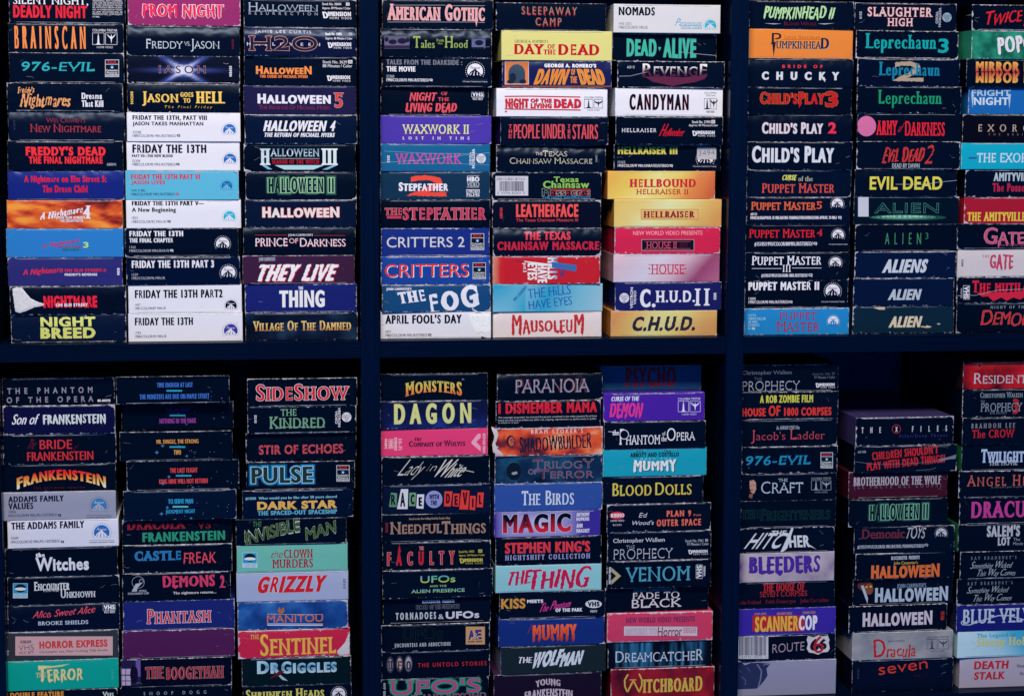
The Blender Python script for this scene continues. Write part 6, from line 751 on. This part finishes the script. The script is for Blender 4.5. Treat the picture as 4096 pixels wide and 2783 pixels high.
            s.text('Columbia', x0+w*.07, y0+h*.56, x1-w*.07, y0+h*.68, '#c8ccd8', 'bold', dict(n='logo', z=s.k+2)); s.text('Pictures', x0+w*.12, y0+h*.70, x1-w*.12, y0+h*.82, '#c8ccd8', 'bold', dict(n='logo', z=s.k+2))
            s.text('HOME VIDEO', x0+w*.05, y0+h*.89, x1-w*.05, y0+h*.975, '#202438', 'sans', dict(n='logo', z=s.k+2))
        elif k == 'DIM':
            _, x0, y0, x1, y1, c = e; w = x1-x0; h = y1-y0
            s.text('D', x0, y0, x0+w*.2, y0+h*.86, c, 'bold', dict(n='logo', sh=-.2, z=s.k)); s.text('IMENSION', x0+w*.19, y0, x1-w*.02, y0+h*.6, c, 'heavy', dict(n='logo', z=s.k)); s.text('HOME VIDEO', x0+w*.26, y0+h*.7, x1, y1, c, 'sans', dict(n='logo', tr=.3, z=s.k))
        elif k == 'VB':
            _, x, y, r, c = e; s.disc(x, y, r, r, c, 'logo', z, 20); d = '#10182c'
            for q in range(3):
                a0 = math.radians(120*q+20)
                for j in (.15, .38, .6, .8):
                    ca, sa = math.cos(a0), math.sin(a0); p = [(x+r*(j*ca-.75*sa*(1-j*.6)), y-r*(j*sa+.75*ca*(1-j*.6))), (x+r*(j*ca+.25*sa), y-r*(j*sa-.25*ca))]
                    s.line(p, r*.075, d, 'logo', z+1)
        elif k == 'VH':
            _, x0, y0, x1, y1, c, r = e; s.frame(x0, y0, x1, y1, 3, c, 'logo', z); p = 7; s.text('VHS', x0+p, y0+p, x1-p, y1-p, c, 'bold', dict(n='logo', rot=r, z=s.k))
        elif k == 'CC':
            _, x0, y0, x1, y1, c = e; s.shape([(x0, y0), (x1, y0), (x1, y1), (x0, y1)], col(c), 'logo', z); s.text('CC', x0+5, y0+6, x1-5, y1-6, '#20243c', 'bold', dict(n='logo', z=s.k+1))
        elif k == 'Q':
            _, x, y, r, c = e; s.frame(x-r, y-r*.75, x+r, y+r*.6, 6, c, 'logo', z); s.shape([(x, y+r*.55), (x+r*.6, y+r*.55), (x+r*.95, y+r*1.1)], col(c), 'logo', z)
        elif k == 'BAR':
            _, x0, y0, x1, y1, sd = e; rr = random.Random(sd); full = sd == 9
            s.shape([(x0, y0), (x1, y0), (x1, y1), (x0, y1)], col('#c4c4d8'), 'barcode_label', z)
            x = x0+(16 if full else 36); xe = x1-(20 if full else 42); ya = y0+(3 if full else 46); yb = y1-(32 if full else 40)
            while x < xe:
                w = rr.choice((2.5, 2.5, 4, 6)); s.shape([(x, ya), (x+w, ya), (x+w, yb), (x, yb)], col('#20243c'), 'barcode_label', z+1); x += w+rr.choice((2.5, 3, 5))
            if full: s.text('573731 6075', x0+36, y1-28, x1-60, y1-8, '#30344c', 'sans', dict(n='barcode_label', z=s.k+1)); s.text('6', x1-25, y1-24, x1-15, y1-10, '#30344c', 'sans', dict(n='barcode_label', z=s.k+1))
            else:
                s.text('ISBN 0-8001-8716-4', x0+12, y0+15, x1-30, y0+37, '#30344c', 'sans', dict(n='barcode_label', z=s.k+1)); s.text('0  43396 82063  0', x0+18, y1-34, x1-32, y1-14, '#30344c', 'sans', dict(n='barcode_label', z=s.k+1))
    def torn(s, pts, c):
        rr = random.Random(len(pts)*7+s.seed); q = dense([s.loc(*p) for p in pts], 1.2)
        q = [(x+rr.uniform(-.22, .22), y+rr.uniform(-.22, .22)) for x, y in q]
        s.paper(q, col(c), 'torn_paper', .35, rr)
    def paper(s, q, c, name, thick, rr):
        if name == 'worn_corner': s.tagk += 1; name += '#%d' % s.tagk
        """a raised ragged patch of bare card, thicker in the middle than at its rim"""
        m = s.parts.setdefault(name, MB()); n = len(q); cx = sum(p[0] for p in q)/n; cy = sum(p[1] for p in q)/n
        inner = [(cx+(x-cx)*.8, cy+(y-cy)*.8) for x, y in q]
        vs = [(x, -.03, y) for x, y in q]+[(x, -.10-thick*.6-rr.uniform(0, .04), y) for x, y in inner]
        fs = [(i, (i+1) % n, n+(i+1) % n, n+i) for i in range(n)]
        fs += [tuple(n+i for i in t) for t in tessellate_polygon([[Vector((p[0], p[1], 0)) for p in inner]])]
        vs = [(max(-s.W/2-.2, min(s.W/2+.2, x)), y, max(-.1, min(s.H+.1, z))) for x, y, z in vs] if name[:4] == 'worn' else vs
        m.add(vs, fs, c)
def ctor(spec, Zb, Zt, idx, stack):
    tile, xl, xr, yt, yb, bg, look, els, op = spec
    off = TL[tile]; ym = (yt+yb)/2
    pl = at(off[0]+xl/KPX, off[1]+ym/KPX); pr = at(off[0]+xr/KPX, off[1]+ym/KPX)
    W = pr.x-pl.x; X0 = (pl.x+pr.x)/2; H = Zt-Zb
    seed = idx*3+1; rr = random.Random(seed*31)
    b = Box(tile, 0, H, Zb, X0, W, seed, 0); b.mpp = W/((xr-xl)/KPX)
    yr = op.get('recess', 0)*1.05+rr.uniform(-.6, 1.3)
    s_ = -1 if bg in ('', None) else 1
    root = bpy.data.objects.new('tape_box', None); C.objects.link(root); root.empty_display_size = .02
    yaw = rr.uniform(-1.1, 1.1)
    root.location = (X0*MM, yr*MM, Zb*MM); root.rotation_euler = (0, 0, math.radians(yaw))
    bx = dict(H=H, seed=(seed*.6180339) % 1, wear=op.get('wear', rr.uniform(.45, .85)), roll=op.get('roll', rr.uniform(0, .28)), dent=op.get('dent', rr.uniform(0, .15)))
    b.bg = f = bgf(bg, seed*1.7)
    # sleeve: four walls and back of the carton, its front rim just behind the flap
    side = col(op['side']) if 'side' in op else f(.02, .5)
    m = MB(); D = 187.0; g = .12; hw = W/2-.05; y0 = .55
    prof = [(-hw, g), (hw, g), (hw, H-g), (-hw, H-g)]
    def ringv(y, ins): return [(x-math.copysign(ins, x), y, z+(ins if z < H/2 else -ins)) for x, z in prof]
    vs = ringv(y0, .9)+ringv(y0, 0)+ringv(y0+2.5, 0)+ringv(D, 0)
    fs = []
    for r in range(3):
        for i in range(4): fs.append((r*4+i, r*4+(i+1) % 4, r*4+4+(i+1) % 4, r*4+4+i))
    fs.append((12, 13, 14, 15))
    m.add(vs, fs, side, [.0]*8+[2.5]*4+[9.0]*4)
    m.build('sleeve', root, bx)
    # end flap: rounded folds, tucked edge with a slit and notched corners
    tuck = op.get('tuck', 1 if rr.random() < .65 else -1); cw = rr.uniform(.06, .10)
    fancy = not bg.startswith('#')
    us = [0, .25, .6, 1.2, 2.4]; n = 44 if fancy else 22
    us += [2.4+(W-4.8)*i/n for i in range(1, n)]; us += [W-2.4, W-1.2, W-.6, W-.25, W]
    ve = [0, .25, .6, 1.0, 1.25, 1.5, 1.8, 2.6]; k = 12 if fancy else 6
    vsv = ve+[2.6+(H-5.2)*i/k for i in range(1, k)]+[H-q for q in reversed(ve)]
    crush = [(rr.choice((0, W)), rr.choice((0, H)), rr.uniform(2, 6), rr.uniform(.3, 1.6)) for _ in range(int(op.get('dent', 0)*2+op.get('chip', 0)*2+1.5))]; bow = rr.uniform(-.5, .9)
    vv = []; cc = []; ew = []
    for z in vsv:
        for u in us:
            de = min(u, W-u, z, H-z); y = 0
            if de < .6: y += .6-math.sqrt(max(0, .36-(.6-de)**2))
            gd = (H-z) if tuck > 0 else z
            if cw*W < u < (1-cw)*W and abs(gd-1.25) < .2: y += .45
            for qx, qz, qr, qa in crush: y += qa*math.exp(-((u-qx)**2+(z-qz)**2)/qr**2)*.6
            sag = -abs(bow)*.45*(1-(2*u/W-1)**2)*sm(.5, 1, z/H)
            vv.append((u-W/2, y, z+sag)); cc.append(f(u/W, z/H)); ew.append(de)
    nu = len(us); ff = [(j*nu+i, j*nu+i+1, (j+1)*nu+i+1, (j+1)*nu+i) for j in range(len(vsv)-1) for i in range(nu-1)]
    m = MB(); m.add(vv, ff, cc, ew); m.build('end_flap', root, bx, smooth=True)
    # the tucked edge shows bare card
    m = MB(); zt = H-1.0 if tuck > 0 else 1.0; pc = lerp(f(.5, .5), (.5, .5, .54), rr.uniform(.45, 1)*min(1, .5+bx['wear']*.5)); N = 26
    pts = []; a0 = -W/2+cw*W; a1 = W/2-cw*W
    for i in range(N+1):
        x = a0+(a1-a0)*i/N; t_ = (.22+.14*math.sin(i*.7+seed)+rr.uniform(0, .12))*(1 if rr.random() > .08 else 1.8); zz = zt+rr.uniform(-.06, .06)
        pts += [(x, -.07, zz+t_/2), (x, -.07, zz-t_/2)]
    m.add(pts, [(2*i, 2*i+2, 2*i+3, 2*i+1) for i in range(N)], pc); m.build('flap_edge', root, bx, PAPER)
    # rubbed corners
    nch = 2 if op.get('chip') else (1 if bx['wear'] > 1 or rr.random() < .3 else 0)
    cs = [(-1, 0), (1, 0), (-1, 1), (1, 1)]; rr.shuffle(cs)
    for sx, sz in cs[:nch+(1 if bx['wear'] > 1.8 else 0)]:
        L_ = rr.uniform(2.5, 8)*(1 if op.get('chip') else .7); h_ = rr.uniform(.7, 2.0)*(1.3 if op.get('chip') else 1)
        X = sx*(W/2-.05); Z = (H-.15) if sz else .15; dz = -1 if sz else 1
        q = [(X, Z), (X-sx*L_, Z), (X-sx*L_*rr.uniform(.6, .9), Z+dz*h_*.5), (X-sx*L_*.4, Z+dz*h_*rr.uniform(.5, 1.1)), (X-sx*.8, Z+dz*h_*1.2), (X, Z+dz*h_*rr.uniform(1.5, 3))]
        q = dense(q, .9); q = [(x+rr.uniform(-.12, .12), z+rr.uniform(-.12, .12)) for x, z in q]
        if area(q) < 0: q = q[::-1]
        b.paper(q, lerp(f(.5, .5), (.56, .55, .6), rr.uniform(.5, .95)), 'worn_corner', .3, rr)
    for e in els: b.el(e)
    # short creases and scratches in the laminate
    for _ in range(rr.choice((0, 0, 1, 1, 2, 3)) if bx['wear'] > .5 else 0):
        sx = rr.choice((-1, 1)); x = sx*(W/2-rr.uniform(.5, 16)); z = rr.uniform(.1, .9)*H; a = rr.uniform(-.9, .9); pts = [(x, z)]
        for _q in range(rr.randint(3, 6)):
            a += rr.uniform(-.5, .5); d_ = rr.uniform(.5, 1.6); x -= sx*d_*math.cos(a); z += d_*math.sin(a); pts.append((x, z))
        q = [(x, z+.11*(1-i/len(pts))+.03) for i, (x, z) in enumerate(pts)]+[(x, z-.06) for x, z in reversed(pts)]
        b.tagk += 1; vs_, tr_ = poly_fill(q); b.put('crease', q, tr_, lerp(f(.5, .5), (.45, .45, .5), rr.uniform(.35, .9)), 8)
    for nm, mb in b.parts.items():
        nm = nm.split('#')[0].replace('print', 'printed_shape') if nm.startswith('print#') else nm.split('#')[0]
        ob = mb.build(nm, root, bx, PAPER if nm in ('torn_paper', 'worn_corner') else CARD)
        if nm == 'star': ob['kind'] = 'stuff'
    root['category'] = 'tape box'; root['group'] = 'video tape boxes stacked on the shelves'
    root['label'] = look+'; '+stack
    return root, Zb
ORD = ['top', 'second', 'third', 'fourth', 'fifth', 'sixth', 'seventh', 'eighth', 'ninth', 'tenth', 'eleventh', 'bottom']
def gz(spec):
    tile, xl, xr, yt, yb = spec[:5]; off = TL[tile]; xm = off[0]+(xl+xr)/2/KPX
    return at(xm, off[1]+yt/KPX).z, at(xm, off[1]+yb/KPX).z
ZS = {}
for (bay, st), lst in STK.items(): ZS.setdefault(bay.split()[0], []).append(gz(lst[-1])[1])
ZU = sum(ZS['upper'])/len(ZS['upper']); ZL = min(ZS['lower'])
idx = 0
for (bay, st), lst in STK.items():
    g = [gz(q) for q in lst]; n = len(lst)
    bnd = [g[0][0]]+[(g[i][1]+g[i+1][0])/2 for i in range(n-1)]+[ZU if bay.startswith('upper') else ZL]
    for i, q in enumerate(lst):
        idx += 1
        o_ = ORD[i] if i < n-1 else 'bottom'
        ctor(q, bnd[i+1], bnd[i], idx, f'{o_} box, {st} stack, {bay} bay')
# ---------------------------------------------------------------- the shelving
def slab(name, x0, x1, y0, y1, z0, z1, mat, parent=None, bev=.6):
    import bmesh
    bm = bmesh.new(); bmesh.ops.create_cube(bm, size=1)
    for v in bm.verts: v.co = Vector(((x0+x1)/2+(x1-x0)*v.co.x, (y0+y1)/2+(y1-y0)*v.co.y, (z0+z1)/2+(z1-z0)*v.co.z))*MM
    bmesh.ops.bevel(bm, geom=bm.edges[:], offset=bev*MM, segments=2, affect='EDGES')
    me = bpy.data.meshes.new(name); bm.to_mesh(me); bm.free(); me.materials.append(mat)
    ob = bpy.data.objects.new(name, me); C.objects.link(ob)
    if parent: ob.parent = parent
    return ob
unit = bpy.data.objects.new('shelving_unit', None); C.objects.link(unit)
unit['label'] = 'dark navy-black wooden shelving unit that holds all the stacked tape boxes'; unit['category'] = 'shelving unit'
FR = -FRONT
ux = [(at(p, 1391, FR).x, at(q, 1391, FR).x) for p, q in ((-120, -10), (1444, 1519), (2905, 2975), (4345, 4420))]
zt = at(2048, -500).z
for a, b_ in ux: slab('upright', a, b_, FR, 215, ZL-120, zt, WOODZ, unit)
for i in range(3):
    a = ux[i][1]+.05; b_ = ux[i+1][0]-.05
    slab('shelf_board', a, b_, FR+.8, 214, ZU-16.2, ZU-.05, WOODX, unit)
    slab('shelf_board', a, b_, FR+.8, 214, ZL-16.2, ZL-.05, WOODX, unit)
    zb = at(2048, -95).z; slab('shelf_board', a, b_, FR+.8, 214, zb, zb+16.2, WOODX, unit)  # unseen top board, added to shade the back panel above the stacks
slab('back_panel', ux[0][0], ux[3][1], 216, 222, ZL-120, zt, WOODB, unit)
